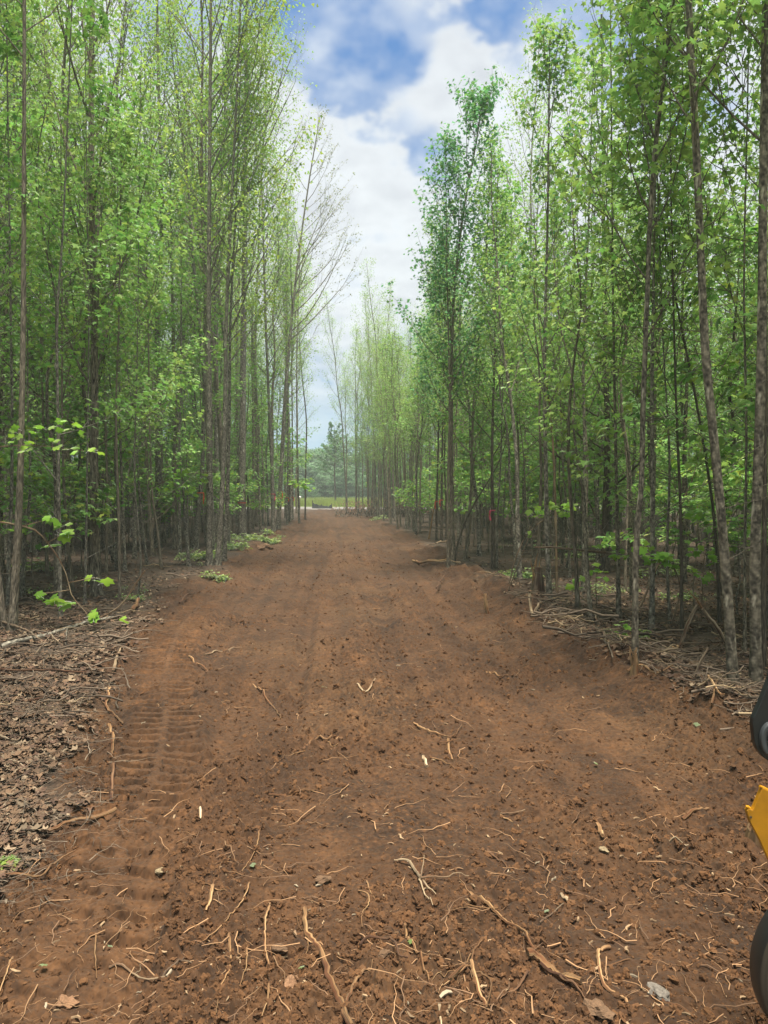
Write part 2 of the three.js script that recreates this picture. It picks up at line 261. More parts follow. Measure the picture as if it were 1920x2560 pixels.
const STYLE = {
  poplar: { start: 0.42, limbs: 30, reach: 3.0, rise: 0.75, subs: 7, dense: 16, leafSize: 0.095, hue: 'poplar', hue2: 'yellow', spread: 0.55, stubs: 13, shape: (k) => 0.35 + Math.sin(Math.min(1, k * 1.15 + 0.12) * Math.PI) * 0.75 },
  slender: { start: 0.4, limbs: 24, reach: 1.7, rise: 0.85, subs: 6, dense: 14, leafSize: 0.084, hue: 'poplar', hue2: 'deep', spread: 0.32, stubs: 15, leaf: 'star' },
  maple: { start: 0.26, limbs: 22, reach: 2.1, rise: 0.4, subs: 6, dense: 18, leafSize: 0.104, hue: 'deep', hue2: 'poplar', spread: 0.4, flat: 0.8, stubs: 10, leaf: 'star' },
  under: { start: 0.38, limbs: 13, reach: 1.25, rise: 0.2, subs: 4, dense: 15, leafSize: 0.115, hue: 'deep', hue2: 'yellow', spread: 0.3, flat: 0.5, curl: 0, stubs: 3, leaf: 'maple', rings: 9, sides: 5 },
  bud: { start: 0.4, limbs: 24, reach: 3.2, rise: 0.6, subs: 10, dense: 9, leafSize: 0.075, hue: 'bud', spread: 0.2, stubs: 4 },
  bare: { start: 0.75, limbs: 5, reach: 0.8, rise: 0.9, subs: 2, dense: 0, leafSize: 0.05, hue: 'bud', stubs: 16 },
};

// ------------------------------------------------------------------ ground: one fine sheet split into soil, forest floor, gravel and grass
{
  const ROWS = 1250, COLS = 560, pos = new Float32Array((ROWS + 1) * (COLS + 1) * 3), col = new Float32Array(pos.length), uv = new Float32Array((ROWS + 1) * (COLS + 1) * 2), zone = new Uint8Array((ROWS + 1) * (COLS + 1));
  let v = 0;
  for (let j = 0; j <= ROWS; j++) {
    const z = 1 / lerp(1 / 170, 1 / 1.3, Math.pow(1 - j / ROWS, 1.5));
    for (let i = 0; i <= COLS; i++, v++) {
      const t = (i / COLS) * 2 - 1, s = Math.abs(t), tan = Math.sign(t) * (s < 0.86 ? s / 0.86 * 0.6 : 0.6 * Math.exp((s - 0.86) / 0.14 * 2.2)), x = z * tan;
      const ins = inside(x, z), y = height(x, -z);
      pos.set([x, y, -z], v * 3); uv.set([x, z], v * 2);
      const a = n3(x * 0.5, z * 0.4, 3.1), b = n3(x * 2.3, z * 2.3, 7.1), g = n3(x * 0.12, z * 0.12, 17.1), e = n3(x * 9, z * 9, 2.2);
      // red-brown clay, damper dark patches and paler dry crust; leaf mould in the wood
      const along = x + z * 0.065, press = smooth(0.33, 0.22, Math.abs(x - table(TRACK, z))) * smooth(18, 10, z), k = 1 + a * 0.28 + b * 0.16 + e * 0.14 + n3(along * 5.5, z * 0.12, 3.3) * 0.38 + press * 0.3, dry = smooth(0.12, 0.5, n3(x * 0.8, z * 0.6, 40.4) + b * 0.3) * 0.35;
      let c = [0.091 * k, 0.0425 * k, 0.0165 * k]; c = [lerp(c[0], 0.14, dry), lerp(c[1], 0.074, dry), lerp(c[2], 0.031, dry)];
      const q = 1 + b * 0.35 + e * 0.4, f = [0.1 * q, 0.07 * q, 0.048 * q];
      const m = smooth(-0.55, 0.18, ins + b * 0.25 + e * 0.12);
      c = [lerp(f[0], c[0], m), lerp(f[1], c[1], m), lerp(f[2], c[2], m)];
      zone[v] = ins > 0 ? 1 : 0;
      if (z > 77.2 + b * 0.5) { zone[v] = z < 86 ? 2 : 3; c = z < 86 ? [0.3 + e * 0.05, 0.29 + e * 0.05, 0.275 + e * 0.05] : [0.17 * (1 + b * 0.2), 0.25 * (1 + b * 0.2), 0.055]; }
      col.set(c, v * 3);
    }
  }
  const idx = [[], [], [], []], W = COLS + 1;
  for (let j = 0; j < ROWS; j++) for (let i = 0; i < COLS; i++) { const o = j * W + i, zn = zone[o]; idx[zn].push(o, o + 1, o + W, o + 1, o + W + 1, o + W); }
  const full = new THREE.BufferGeometry(); full.setAttribute('position', new THREE.BufferAttribute(pos, 3)); full.setIndex(idx.reduce((x, y) => { for (const k of y) x.push(k); return x; }, [])); full.computeVertexNormals();
  const nor = full.attributes.normal.array;
  const names = ['forest_floor', 'dirt_trail', 'gravel_road', 'meadow_ground'];
  const says = ['brown leaf mould and bare earth of the forest floor beside the trail', 'wide reddish brown strip of freshly graded bare soil between the woods', 'grey gravel road crossing at the far end of the trail', 'sunny green meadow strip beyond the gravel road'];
  idx.forEach((list, zn) => {
    const map = new Int32Array(v).fill(-1), P = [], N = [], U = [], C = [], I = [];
    for (const k of list) { if (map[k] < 0) { map[k] = P.length / 3; P.push(pos[k * 3], pos[k * 3 + 1], pos[k * 3 + 2]); N.push(nor[k * 3], nor[k * 3 + 1], nor[k * 3 + 2]); U.push(uv[k * 2], uv[k * 2 + 1]); C.push(col[k * 3], col[k * 3 + 1], col[k * 3 + 2]); } I.push(map[k]); }
    const g = new THREE.BufferGeometry(); g.setAttribute('position', new THREE.Float32BufferAttribute(P, 3)); g.setAttribute('normal', new THREE.Float32BufferAttribute(N, 3)); g.setAttribute('uv', new THREE.Float32BufferAttribute(U, 2)); g.setAttribute('color', new THREE.Float32BufferAttribute(C, 3)); g.setIndex(I);
    tag(mesh(names[zn], g, M.soil), says[zn], ['forest floor', 'dirt trail', 'gravel road', 'meadow'][zn], null, 'structure');
  });
  const far = new THREE.PlaneGeometry(520, 520); far.rotateX(-Math.PI / 2);
  const base = mesh('ground', far, std([0.1, 0.09, 0.05])); base.position.y = -0.55; tag(base, 'brown ground reaching out under and behind the whole wood', 'ground', null, 'structure');
}

// ------------------------------------------------------------------ trees that can be recognised one by one
// [kind, label, bark, base pixel, ..pixel points up the trunk.., diameter in px, style changes]

const keyTrees = [];
function keyTree(style, label, bark, pts, wpx, top, seed, over = {}) {
  const b = ground(pts[0][0], pts[0][1]), d = -b.z, path = pts.map(([x, y], k) => k ? at(x, y, d + (over.back ?? 0) * k).sub(b) : V(0, 0, 0));
  let last = path[path.length - 1]; const prev = path[path.length - 2];
  if (last.y < top) { const dir = last.clone().sub(prev).normalize(), n = Math.max(2, Math.round((top - last.y) / 3)); for (let k = 1; k <= n; k++) path.push(last.clone().addScaledVector(V(dir.x * 0.7, 1, dir.z * 0.7), (top - last.y) * k / n)); }
  const r0 = wpx / 2 * d / FOCAL;
  const geo = growTree({ ...STYLE[style], path, r0, seed, rings: 22, sides: 10, ...over });
  const t = plant(over.name ?? (style === 'maple' || style === 'under' ? 'maple_tree' : style === 'bare' ? 'bare_tree' : 'young_tree'), label, 'tree', geo, b, bark, over.group);
  keyTrees.push([b.x, b.z]);
  return { b, d, r: r0, path, t };
}
const T = {};
T.l1 = keyTree('poplar', 'tall straight brown-barked tree at the photo\'s edge, beside the white arched dead branch', M.bark, [[30, 1578], [44, 1350], [52, 1150], [58, 800], [60, 430], [61, 0]], 21, 15, 11, { start: 0.66, limbs: 16, side: 3.5 });
T.l0 = keyTree('slender', 'trunk leaning out of the picture beside the foot of the straight brown tree', M.bark, [[12, 1575], [0, 1470], [-14, 1350], [-40, 1000]], 17, 10, 12, { start: 0.6, limbs: 12 });
T.l1b = keyTree('slender', 'thin grey forked-looking stem close behind the straight brown tree at the edge', M.barkGrey, [[20, 1520], [22, 1400], [29, 1240], [30, 1000], [27, 800], [20, 300]], 11, 12, 13, { start: 0.55, limbs: 14 });
T.l2 = keyTree('poplar', 'stoutest brown furrowed trunk near the tread prints with a flared foot', M.bark, [[241, 1492], [237, 1350], [235, 1240], [236, 1000], [235, 800], [228, 430], [230, 0]], 27, 18, 14, { start: 0.38, limbs: 22, reach: 3.3, rise: 0.95, subs: 6, dense: 9, r1: 0.03, spread: 0.45 });
T.l3 = keyTree('poplar', 'pale upright trunk, outer one of the three standing together by the soil edge', M.barkGrey, [[523, 1412], [525, 1200], [522, 800], [524, 400], [527, 40]], 17, 21, 15, { side: 0.2, start: 0.35, limbs: 34, hue: 'yellow', hue2: 'poplar' });
T.l3b = keyTree('poplar', 'pale trunk in the middle of the three standing together, bowing toward the trail', M.barkGrey, [[544, 1413], [552, 1300], [562, 1050], [566, 800], [580, 480], [596, 150]], 15, 20, 16, { side: 0.1, start: 0.36, limbs: 30, hue: 'yellow', hue2: 'poplar' });
T.l3c = keyTree('slender', 'pale trunk nearest the soil of the three standing together', M.barkGrey, [[560, 1410], [568, 1250], [573, 1050], [576, 800], [590, 520]], 12, 14, 17, { start: 0.55 });
T.l4 = keyTree('poplar', 'thick pale trunk ringed by red tape with green plants round its foot', M.barkGrey, [[605, 1343], [605, 1250], [607, 1000], [609, 800], [613, 480]], 21, 25, 18, { side: 0, reach: 3.6, limbs: 38, start: 0.36, hue: 'poplar', hue2: 'yellow', dense: 15 });
T.l5 = keyTree('poplar', 'grey trunk with pink tape close to a dark leaning trunk', M.barkGrey, [[683, 1330], [681, 1200], [672, 1000], [664, 800]], 10.5, 20, 19, { side: 0.1, start: 0.36 });
T.l5b = keyTree('bud', 'dark tree leaning over the trail with almost bare spreading branches', M.barkGrey, [[695, 1322], [703, 1180], [716, 950], [731, 780], [745, 650], [770, 470], [800, 290]], 12.5, 19, 20, { side: 0.1, start: 0.42, limbs: 26, reach: 4.2, rise: 0.62, name: 'budding_tree' });
T.l6 = keyTree('bare', 'straight dark pole beside the marker post at the far end of the trail', M.barkGrey, [[748, 1306], [744, 1150], [742, 900], [748, 700]], 5.5, 17, 21, { start: 0.5, limbs: 14, dense: 2, reach: 1.6, name: 'budding_tree' });
T.l6b = keyTree('bud', 'lone slim tree forking high up, standing on the soil edge before the meadow', M.dark, [[763, 1300], [764, 1180], [766, 1050], [756, 950], [745, 800]], 4.5, 16, 22, { start: 0.5, limbs: 12, reach: 2, dense: 3, name: 'budding_tree' });
T.l6c = keyTree('slender', 'thin upright stem in the cluster before the meadow, with red tape', M.barkGrey, [[732, 1302], [731, 1100], [729, 850]], 5, 16, 23, {});
T.l6d = keyTree('slender', 'thin upright stem behind the dark leaning tree, with faint red tape', M.barkGrey, [[718, 1312], [720, 1100], [716, 850]], 5, 17, 24, {});
T.l7 = keyTree('slender', 'leaning grey trunk with orange tape behind the three pale trunks', M.barkGrey, [[488, 1372], [494, 1300], [504, 1200], [510, 1000], [513, 700]], 16, 16, 25, { start: 0.4, limbs: 20 });
T.l8 = keyTree('slender', 'dark double stem in the shade behind a leaning pale pole', M.bark, [[438, 1372], [436, 1200], [438, 1050], [430, 700]], 14, 13, 26, {});
T.l8b = keyTree('bare', 'leaning pale pole standing nearest the soil before the dark double stem', M.barkGrey, [[472, 1416], [466, 1330], [458, 1230], [450, 1130]], 10, 5.5, 27, { name: 'bare_pole', limbs: 0, stubs: 3 });
const leftStems = [
  [[299, 1502], [297, 1300], [290, 1050], [297, 800], [302, 500]], 8, [[313, 1432], [306, 1250], [300, 1050], [297, 780]], 9, [[382, 1392], [370, 1200], [358, 950], [352, 700]], 10,
  [[368, 1412], [352, 1280], [340, 1100], [310, 850]], 8, [[404, 1424], [394, 1330], [380, 1230], [372, 900]], 8, [[337, 1396], [336, 1200], [340, 950], [341, 650]], 11, [[411, 1357], [404, 1200], [398, 900], [394, 600]], 13,
  [[152, 1546], [148, 1350], [146, 1100], [143, 800], [158, 560]], 11, [[182, 1482], [166, 1320], [156, 1100], [155, 800]], 10, [[212, 1512], [216, 1300], [220, 1050], [222, 800], [218, 500]], 7,
  [[118, 1440], [112, 1200], [104, 900]], 9, [[345, 1492], [352, 1400], [336, 1200], [342, 950]], 6, [[265, 1440], [268, 1250], [262, 1000]], 8, [[450, 1388], [448, 1200], [452, 900]], 9, [[632, 1322], [634, 1150], [630, 880]], 8, [[655, 1310], [656, 1150], [652, 900]], 8,
];
const leftSays = ['slim crooked stem with pale patches just past the stout furrowed trunk', 'slim grey stem standing right behind a crooked patchy stem', 'grey stem bending over a thin dark one, left of centre in the tread-side wood', 'thin stem slanting away beside a grey bending stem', 'short-footed slim stem slanting inward near the rising pale stick', 'straight grey mid-sized trunk deep behind the rising pale stick', 'dark grey trunk, thickest of the stems behind the rising pale stick', 'brown slim trunk beside the big green leaves of the arched branch', 'crooked slim trunk behind the big green leaves of the arched branch', 'very thin pale stem touching the outline of the stout furrowed trunk', 'grey stem between the straight brown tree and the brown slim trunk', 'thin light stem whose foot stands by the rising pale stick', 'grey stem seen just behind the stout furrowed trunk', 'grey stem between the dark double stem and the taped leaning trunk', 'grey stem between the thick taped trunk and the pink-taped pair', 'second grey stem toward the pink-taped pair past the thick taped trunk'];
leftSays.forEach((s, k) => keyTree(k % 3 === 1 ? 'maple' : 'slender', s, k % 2 ? M.barkGrey : M.bark, leftStems[k * 2], leftStems[k * 2 + 1], 8 + (k * 37 % 5), 40 + k, { limbs: 15 }));

T.r1 = keyTree('slender', 'tall lichen-flecked trunk leaning inward, nearest big tree before the black plate', M.pale, [[1834, 1722], [1814, 1420], [1795, 1200], [1765, 900], [1758, 780], [1742, 400], [1721, 0]], 26, 12, 60, { start: 0.62, limbs: 14, r1: 0.025, reach: 1.4 });
T.r2 = keyTree('slender', 'stout lichen-spotted upright trunk right behind the black plate', M.pale, [[1890, 1716], [1888, 1420], [1896, 1150], [1903, 900], [1908, 500], [1915, 0]], 28, 12, 61, { start: 0.6, limbs: 16, r1: 0.03, reach: 1.5 });
T.r2b = keyTree('slender', 'dark trunk half hidden behind the stout lichen-spotted one', M.dark, [[1908, 1680], [1910, 1420], [1914, 1000], [1912, 500], [1916, 0]], 15, 11, 62, { start: 0.5, limbs: 14 });
T.r3 = keyTree('slender', 'slim pale trunk with a bend halfway up, rooted beside the orange splintered stump', M.pale, [[1588, 1658], [1589, 1420], [1595, 1310], [1603, 1220], [1608, 1000], [1613, 880], [1628, 500], [1640, 350], [1683, 0]], 16.5, 11.5, 63, { start: 0.5, limbs: 16, reach: 1.5, r1: 0.02 });
T.r4 = keyTree('slender', 'straight grey trunk just behind the pale bent one', M.barkGrey, [[1629, 1574], [1632, 1300], [1630, 1000], [1634, 700], [1640, 300]], 14, 11, 64, { limbs: 18 });
T.r5 = keyTree('slender', 'upright brown trunk under overhanging maple sprays, third along from the black plate', M.pale, [[1547, 1546], [1544, 1350], [1541, 1200], [1536, 950], [1532, 700]], 12.5, 10.5, 65, { limbs: 18 });
T.r6 = keyTree('slender', 'upright trunk with a straight foot by the pale broken stump, crossed by a broken stick', M.barkGrey, [[1374, 1502], [1368, 1350], [1365, 1200], [1362, 1000], [1362, 850], [1368, 600], [1372, 300]], 14, 9.4, 66, { limbs: 26, start: 0.35, reach: 1.6, hue2: 'blue' });
T.r6b = keyTree('bare', 'split pole with a bare pale side leaning on the upright trunk by the broken stump', M.white, [[1392, 1480], [1388, 1250], [1378, 1050], [1362, 930], [1352, 850]], 7, 6, 67, { limbs: 0, stubs: 2, name: 'bare_pole' });
T.r7 = keyTree('slender', 'brown upright trunk, thickest of the clump at the soil edge past the fallen plank', M.bark, [[1130, 1414], [1128, 1250], [1129, 1000], [1132, 780], [1160, 520], [1190, 360]], 10.5, 11.4, 68, { start: 0.26, limbs: 36, reach: 1.9, hue: 'blue', hue2: 'deep', dense: 17 });
T.r7b = keyTree('slender', 'brown thin trunk on the trail side of the clump past the fallen plank', M.bark, [[1120, 1412], [1119, 1250], [1124, 1000], [1118, 700]], 7, 10.5, 69, { start: 0.35, limbs: 28, reach: 1.8, hue: 'blue', hue2: 'deep', dense: 14 });
T.r7c = keyTree('slender', 'brown trunk of the clump leaning away from the trail beside a dark slanting pole', M.bark, [[1164, 1402], [1170, 1320], [1178, 1220], [1184, 1000], [1210, 700]], 10, 11.6, 70, { start: 0.35, limbs: 28, reach: 1.8, hue: 'deep', hue2: 'blue', dense: 14 });
T.r7d = keyTree('bare', 'dark slanting pole crossing the brown clump at the soil edge', M.dark, [[1135, 1408], [1150, 1340], [1180, 1270], [1210, 1220], [1245, 1160]], 6, 4.4, 71, { limbs: 0, stubs: 2, name: 'bare_pole' });
T.r8 = keyTree('slender', 'dark mossy trunk wearing a bright pink tape in a clump of stems', M.dark, [[1233, 1424], [1232, 1300], [1230, 1150], [1236, 900]], 11, 10, 72, { limbs: 24, hue: 'deep' });
T.r8b = keyTree('slender', 'thin stem growing tight against the pink-taped dark trunk', M.barkGrey, [[1242, 1420], [1244, 1300], [1252, 1150], [1258, 900]], 6, 9, 73, { limbs: 18 });
T.r9 = keyTree('maple', 'broad dark trunk standing back in deep shade behind the broken stick', M.dark, [[1512, 1432], [1515, 1300], [1518, 1100], [1512, 800]], 24, 13, 74, { limbs: 26, dense: 18 });
T.r10 = keyTree('slender', 'grey trunk between the upright trunk by the broken stump and the broad dark one', M.barkGrey, [[1458, 1482], [1460, 1350], [1462, 1150], [1458, 900], [1470, 600]], 12, 10, 75, { limbs: 22 });
T.r11 = keyTree('slender', 'thin grey stem curving beside the broad dark trunk', M.barkGrey, [[1424, 1446], [1420, 1300], [1408, 1180], [1400, 950]], 8, 9.5, 76, { limbs: 20 });
T.r12 = keyTree('slender', 'slender grey stem seen between the bent pale trunk and the inward-leaning tall one', M.dark, [[1705, 1580], [1702, 1300], [1690, 1000], [1680, 600]], 9, 10, 77, { limbs: 20 });
T.r13 = keyTree('maple', 'grey stem standing back behind the snapped sapling', M.barkGrey, [[1675, 1560], [1668, 1400], [1674, 1150], [1660, 900]], 9, 9, 78, { limbs: 20, hue: 'poplar' });
T.r14 = keyTree('slender', 'pale patchy stem between the inward-leaning tall trunk and the lichen-spotted one', M.pale, [[1862, 1640], [1862, 1400], [1866, 1100], [1860, 700], [1868, 300]], 9, 11, 79, { limbs: 18 });
T.r15 = keyTree('slender', 'dark stem slanting up behind the inward-leaning tall trunk', M.dark, [[1800, 1560], [1786, 1300], [1740, 1000], [1690, 750], [1650, 500]], 9, 9.5, 80, { limbs: 16 });
T.r16 = keyTree('slender', 'pale tall trunk at the far bend of the trail above the cut brush', M.barkGrey, [[970, 1292], [972, 1150], [968, 950], [964, 850]], 7, 12, 81, { limbs: 30, reach: 2.2 });
T.r17 = keyTree('slender', 'grey trunk splitting into pale limbs beside the cut brush at the far bend', M.barkGrey, [[986, 1296], [982, 1150], [988, 950], [1000, 850]], 6, 11, 82, { limbs: 30, reach: 2.2 });
T.r18 = keyTree('bare', 'stripped leaning pole with orange wood beside two red tapes', M.fresh, [[1072, 1348], [1080, 1300], [1088, 1255], [1096, 1210]], 4.5, 4.2, 83, { limbs: 0, stubs: 1, name: 'bare_pole' });
T.r19 = keyTree('slender', 'dark stem with red tapes behind the stripped leaning pole', M.dark, [[1091, 1352], [1092, 1250], [1096, 1100], [1100, 850]], 6, 12, 84, { limbs: 30, hue: 'blue', hue2: 'deep', dense: 17 });
T.r20 = keyTree('slender', 'second dark stem beside the two red tapes, nearer the brown clump', M.dark, [[1104, 1356], [1104, 1250], [1106, 1100], [1112, 850]], 7, 11.5, 85, { limbs: 30, hue: 'blue', hue2: 'deep', dense: 17 });
T.pole = keyTree('bare', 'long thin dead pole slanting across the wood behind the broad dark trunk', M.stick, [[1538, 1402], [1470, 1250], [1400, 1110], [1330, 1010], [1229, 905]], 5, 5, 86, { limbs: 0, stubs: 2, name: 'bare_pole' });
T.pole2 = keyTree('bare', 'long dead pole slanting between the straight grey trunk and the tall leaning one', M.stick, [[1600, 1520], [1650, 1400], [1700, 1270], [1730, 1200]], 5, 3.5, 87, { limbs: 0, stubs: 2, name: 'bare_pole' });

// ------------------------------------------------------------------ the young wood: kinds grown once, then copied
const protos = { poplar: [], slender: [], maple: [], under: [], bare: [] };
{
  const hs = { poplar: [17, 19, 21, 23], slender: [9, 10.5, 12, 13, 11], maple: [7, 8.5, 10, 11.5], under: [2.2, 3, 3.8, 4.6, 5.4, 3.3], bare: [4, 6, 7.5, 9] };
  const rs = { poplar: 0.1, slender: 0.05, maple: 0.045, under: 0.017, bare: 0.03 };
  for (const kind of Object.keys(hs)) hs[kind].forEach((h, k) => { const r = rng(500 + k * 7 + h * 31); protos[kind].push(growTree({ ...STYLE[kind], dense: Math.round(STYLE[kind].dense * (kind === 'under' ? 0.8 : kind === 'poplar' ? 0.95 : 0.62)), path: wander(h, r, h * 0.05, 8, kind === 'under' ? 0.1 : 0.13), r0: rs[kind] * (0.8 + r() * 0.5), seed: 900 + k * 13 + h, rings: kind === 'under' ? 9 : 14, sides: 6 })); });
}
const MARKS = [[30, 'the straight brown tree'], [241, 'the stout furrowed trunk'], [310, 'the crooked patchy stem'], [400, 'the rising pale stick'], [540, 'the three pale trunks'], [605, 'the thick taped trunk'], [690, 'the dark leaning tree'], [760, 'the lone forking tree'], [975, 'the cut brush'], [1098, 'the stripped leaning pole'], [1135, 'the brown clump'], [1233, 'the pink-taped trunk'], [1374, 'the pale broken stump'], [1458, 'the broken stick'], [1512, 'the broad dark trunk'], [1547, 'the third near trunk'], [1590, 'the bent pale trunk'], [1740, 'the snapped sapling'], [1834, 'the inward-leaning tall trunk'], [1890, 'the stout lichen-spotted trunk']];
const WOOD = [
  // side, kind, count, nearest, farthest, gap from the soil, name, what it is, scale
  [-1, 'poplar', 26, 18, 62, 0.6, 'young_tree', 'tall slim tree', 1],
  [-1, 'poplar', 8, 22, 66, 0.15, 'young_tree', 'tall edge tree', 0.9, 1.1],
  [-1, 'slender', 34, 14, 60, 0.6, 'young_tree', 'thin upright tree', 1],
  [-1, 'maple', 32, 14, 55, 0.9, 'maple_tree', 'leafy slim maple', 1],
  [-1, 'under', 46, 12.5, 48, 0.5, 'maple_sapling', 'low leafy sapling', 1],
  [-1, 'bare', 44, 12.5, 40, 0.4, 'bare_pole', 'leafless stem', 1],
  [1, 'poplar', 14, 36, 60, 0.3, 'young_tree', 'tall slim tree', 0.58],
  [1, 'poplar', 36, 56, 76, 0.1, 'young_tree', 'tall leafy tree', 0.78],
  [1, 'slender', 26, 14, 66, 0.12, 'young_tree', 'thin edge tree', 0.8, 1.0],
  [1, 'slender', 66, 12, 60, 0.5, 'young_tree', 'thin upright tree', 0.84],
  [1, 'maple', 26, 13, 55, 1.2, 'maple_tree', 'leafy slim maple', 1],
  [1, 'under', 48, 9.5, 45, 0.6, 'maple_sapling', 'low leafy sapling', 1],
  [1, 'bare', 56, 10.5, 45, 0.4, 'bare_pole', 'leafless stem', 1],
];
const stood = keyTrees.map((p) => [...p, 0.45]);
const clear = (x, z, g) => stood.every(([a, b, q]) => (a - x) ** 2 + (b - z) ** 2 > Math.max(g, q) ** 2);
const barkOf = { poplar: ['barkGrey', 'bark'], slender: ['barkGrey', 'bark', 'pale', 'barkGrey'], maple: ['barkGrey', 'dark'], under: ['barkGrey', 'bark'], bare: ['barkGrey', 'bark', 'pale', 'pale'] };
const TONE = { barkGrey: 'grey', bark: 'brown', pale: 'pale', dark: 'dark' };
const firsts = new Map(), planted = [];
WOOD.forEach(([side, kind, count, near, far, gap, name, what, size, deepest], w) => {
  const r = rng(7000 + w * 101);
  for (let n = 0, tries = 0; n < count && tries < 9000; tries++) {
    const z = near + (far - near) * Math.pow(r(), 1.25), [l, e] = edges(z), lim = z * 0.56 + 0.5, from = side < 0 ? -l + gap : e + gap, span = lim - from;
    if (span < 0.2) continue;
    const depth = Math.min(span, deepest ?? 16) * Math.pow(r(), 1.35), x = side * (from + depth), gapTree = kind === 'under' || kind === 'bare' ? 0.45 : 0.75;
    const sx = 960 + x / z * FOCAL;
    if (!clear(x, -z, gapTree) || keyTrees.some(([a, b]) => -b > z && -b < 36 && Math.abs(960 - a / b * FOCAL - sx) < (kind === 'bare' ? 12 : 26))) continue;
    stood.push([x, -z, gapTree]);
    const k = (r() * protos[kind].length) | 0, b = barkOf[kind][(r() * barkOf[kind].length) | 0], key = kind + k + b;
    const t = firsts.has(key) ? copyOf(firsts.get(key), name) : plant(name, '', 'tree', protos[kind][k], V(), M[b]);
    firsts.set(key, t);
    t.position.set(x, height(x, -z), -z); t.rotation.set((r() - 0.5) * (kind === 'bare' ? 0.3 : 0.11), r() * 6.28, (r() - 0.5) * (kind === 'bare' ? 0.36 : 0.13)); const sc = size * (0.85 + r() * 0.35); t.scale.setScalar(sc);
    const px = 960 + x / z * FOCAL, mark = MARKS.filter(([p]) => side < 0 ? p < 800 : p > 800).reduce((a, c) => Math.abs(c[0] - px) < Math.abs(a[0] - px) ? c : a);
    const where = depth < 1.6 ? 'near the soil edge beyond' : z < 19 ? 'just inside the wood behind' : z < 30 ? 'well inside the wood past' : 'deep in the wood far behind';
    t.userData.category = kind === 'bare' ? 'bare stem' : kind === 'under' ? 'sapling' : 'tree';
    t.userData.group = { poplar: 'tall slim trees', slender: 'thin young trees', maple: 'slim maples', under: 'leafy saplings', bare: 'leafless stems' }[kind] + (side < 0 ? ' on the tread-marked side of the trail' : ' on the machine side of the trail');
    t.userData.label = `${sc > 1.02 * size ? 'taller' : 'shorter'} ${TONE[b]}-stemmed ${what} ${where} ${mark[1]}`; planted.push(t);
    n++;
  }
});
{ const by = new Map(); planted.forEach((t) => by.set(t.userData.label, [...(by.get(t.userData.label) ?? []), t])); for (const [label, list] of by) if (list.length === 2 || list.length === 3) list.sort((a, b) => b.position.z - a.position.z).forEach((t, k) => { t.userData.label = `${k === 0 ? 'nearer' : k === list.length - 1 ? 'farther' : 'midway'} ${label}`; }); else if (list.length > 1) list.sort((a, b) => b.position.z - a.position.z).forEach((t, k) => { t.userData.label = `${['first', 'second', 'third', 'fourth', 'fifth', 'sixth', 'seventh', 'eighth', 'ninth', 'tenth', 'eleventh', 'twelfth'][k]} ${label}`; }); }
// deeper in, the stems read as one mass; unseen trees round the camera enclose the light
{
  const mass = new THREE.Group(); mass.name = 'distant_and_unseen_woodland'; scene.add(mass);
  tag(mass, 'dense mass of stems and leaves deep in the woods beyond the nearer trees, and out of view round the camera', 'woodland', null, 'stuff');
  const list = [];
  for (const kind of ['poplar', 'slender', 'maple', 'under', 'bare']) protos[kind].forEach((g, k) => list.push({ kind, g, at: [] }));
  const r = rng(4242), m = new THREE.Matrix4(), q = new THREE.Quaternion(), e = new THREE.Euler();
  const put = (x, z, kinds) => { const c = list.filter((l) => kinds.includes(l.kind)), l = c[(r() * c.length) | 0], s = 0.8 + r() * 0.4; e.set((r() - 0.5) * 0.07, r() * 6.28, (r() - 0.5) * 0.07); l.at.push(m.compose(V(x, height(x, -z) - 0.02, -z), q.setFromEuler(e), V(s, s, s)).clone()); };
  for (let n = 0; n < 1250; n++) {
    const side = r() < 0.47 ? -1 : 1, z = -14 + 90 * Math.pow(r(), 0.8), zz = Math.max(z, 0), [l, f] = edges(zz), seen = z > 8;
    const x = side * ((side < 0 ? -l : f) + (seen ? 3.2 : 2.2) + 24 * Math.pow(r(), 1.1));
    const wide = z > 3 && Math.abs(x) < z * 0.6 + 1.2;
    if (wide && z < 22) { if (Math.abs(x) < 8.5 || !clear(x, -z, 0.8)) continue; }
    if (!wide && (r() < 0.55 || (z < 12 && Math.abs(x) < 5.5))) continue;  // out-of-view trees that block sky light, thinned so more reaches the wood
    put(x, z, r() < 0.42 ? ['bare', 'under'] : side < 0 ? (r() < 0.35 ? ['poplar'] : ['maple', 'slender']) : (r() < 0.06 ? ['poplar'] : ['slender', 'slender', 'maple']));
  }
  for (let n = 0; n < 420; n++) { const side = r() < 0.4 ? -1 : 1, z = 1.5 + 24 * r(), [l, f] = edges(z), x = side * ((side < 0 ? -l : f) + 0.6 + 9 * r()); if (Math.abs(x) < z * 0.55 + 1.0 || !clear(x, -z, 0.7)) continue; put(x, z, r() < 0.5 ? ['bare', 'under'] : side < 0 ? ['slender', 'poplar'] : ['slender']); }
  for (const l of list) for (const [part, mat] of [['trunk', M.barkGrey], ['crown', M.leaf]]) {
    if (!l.g[part] || !l.at.length) continue;
    const im = lit(new THREE.InstancedMesh(l.g[part], mat, l.at.length)); l.at.forEach((x, k) => im.setMatrixAt(k, x)); im.name = part; im.userData.kind = 'stuff'; mass.add(im);
  }
}

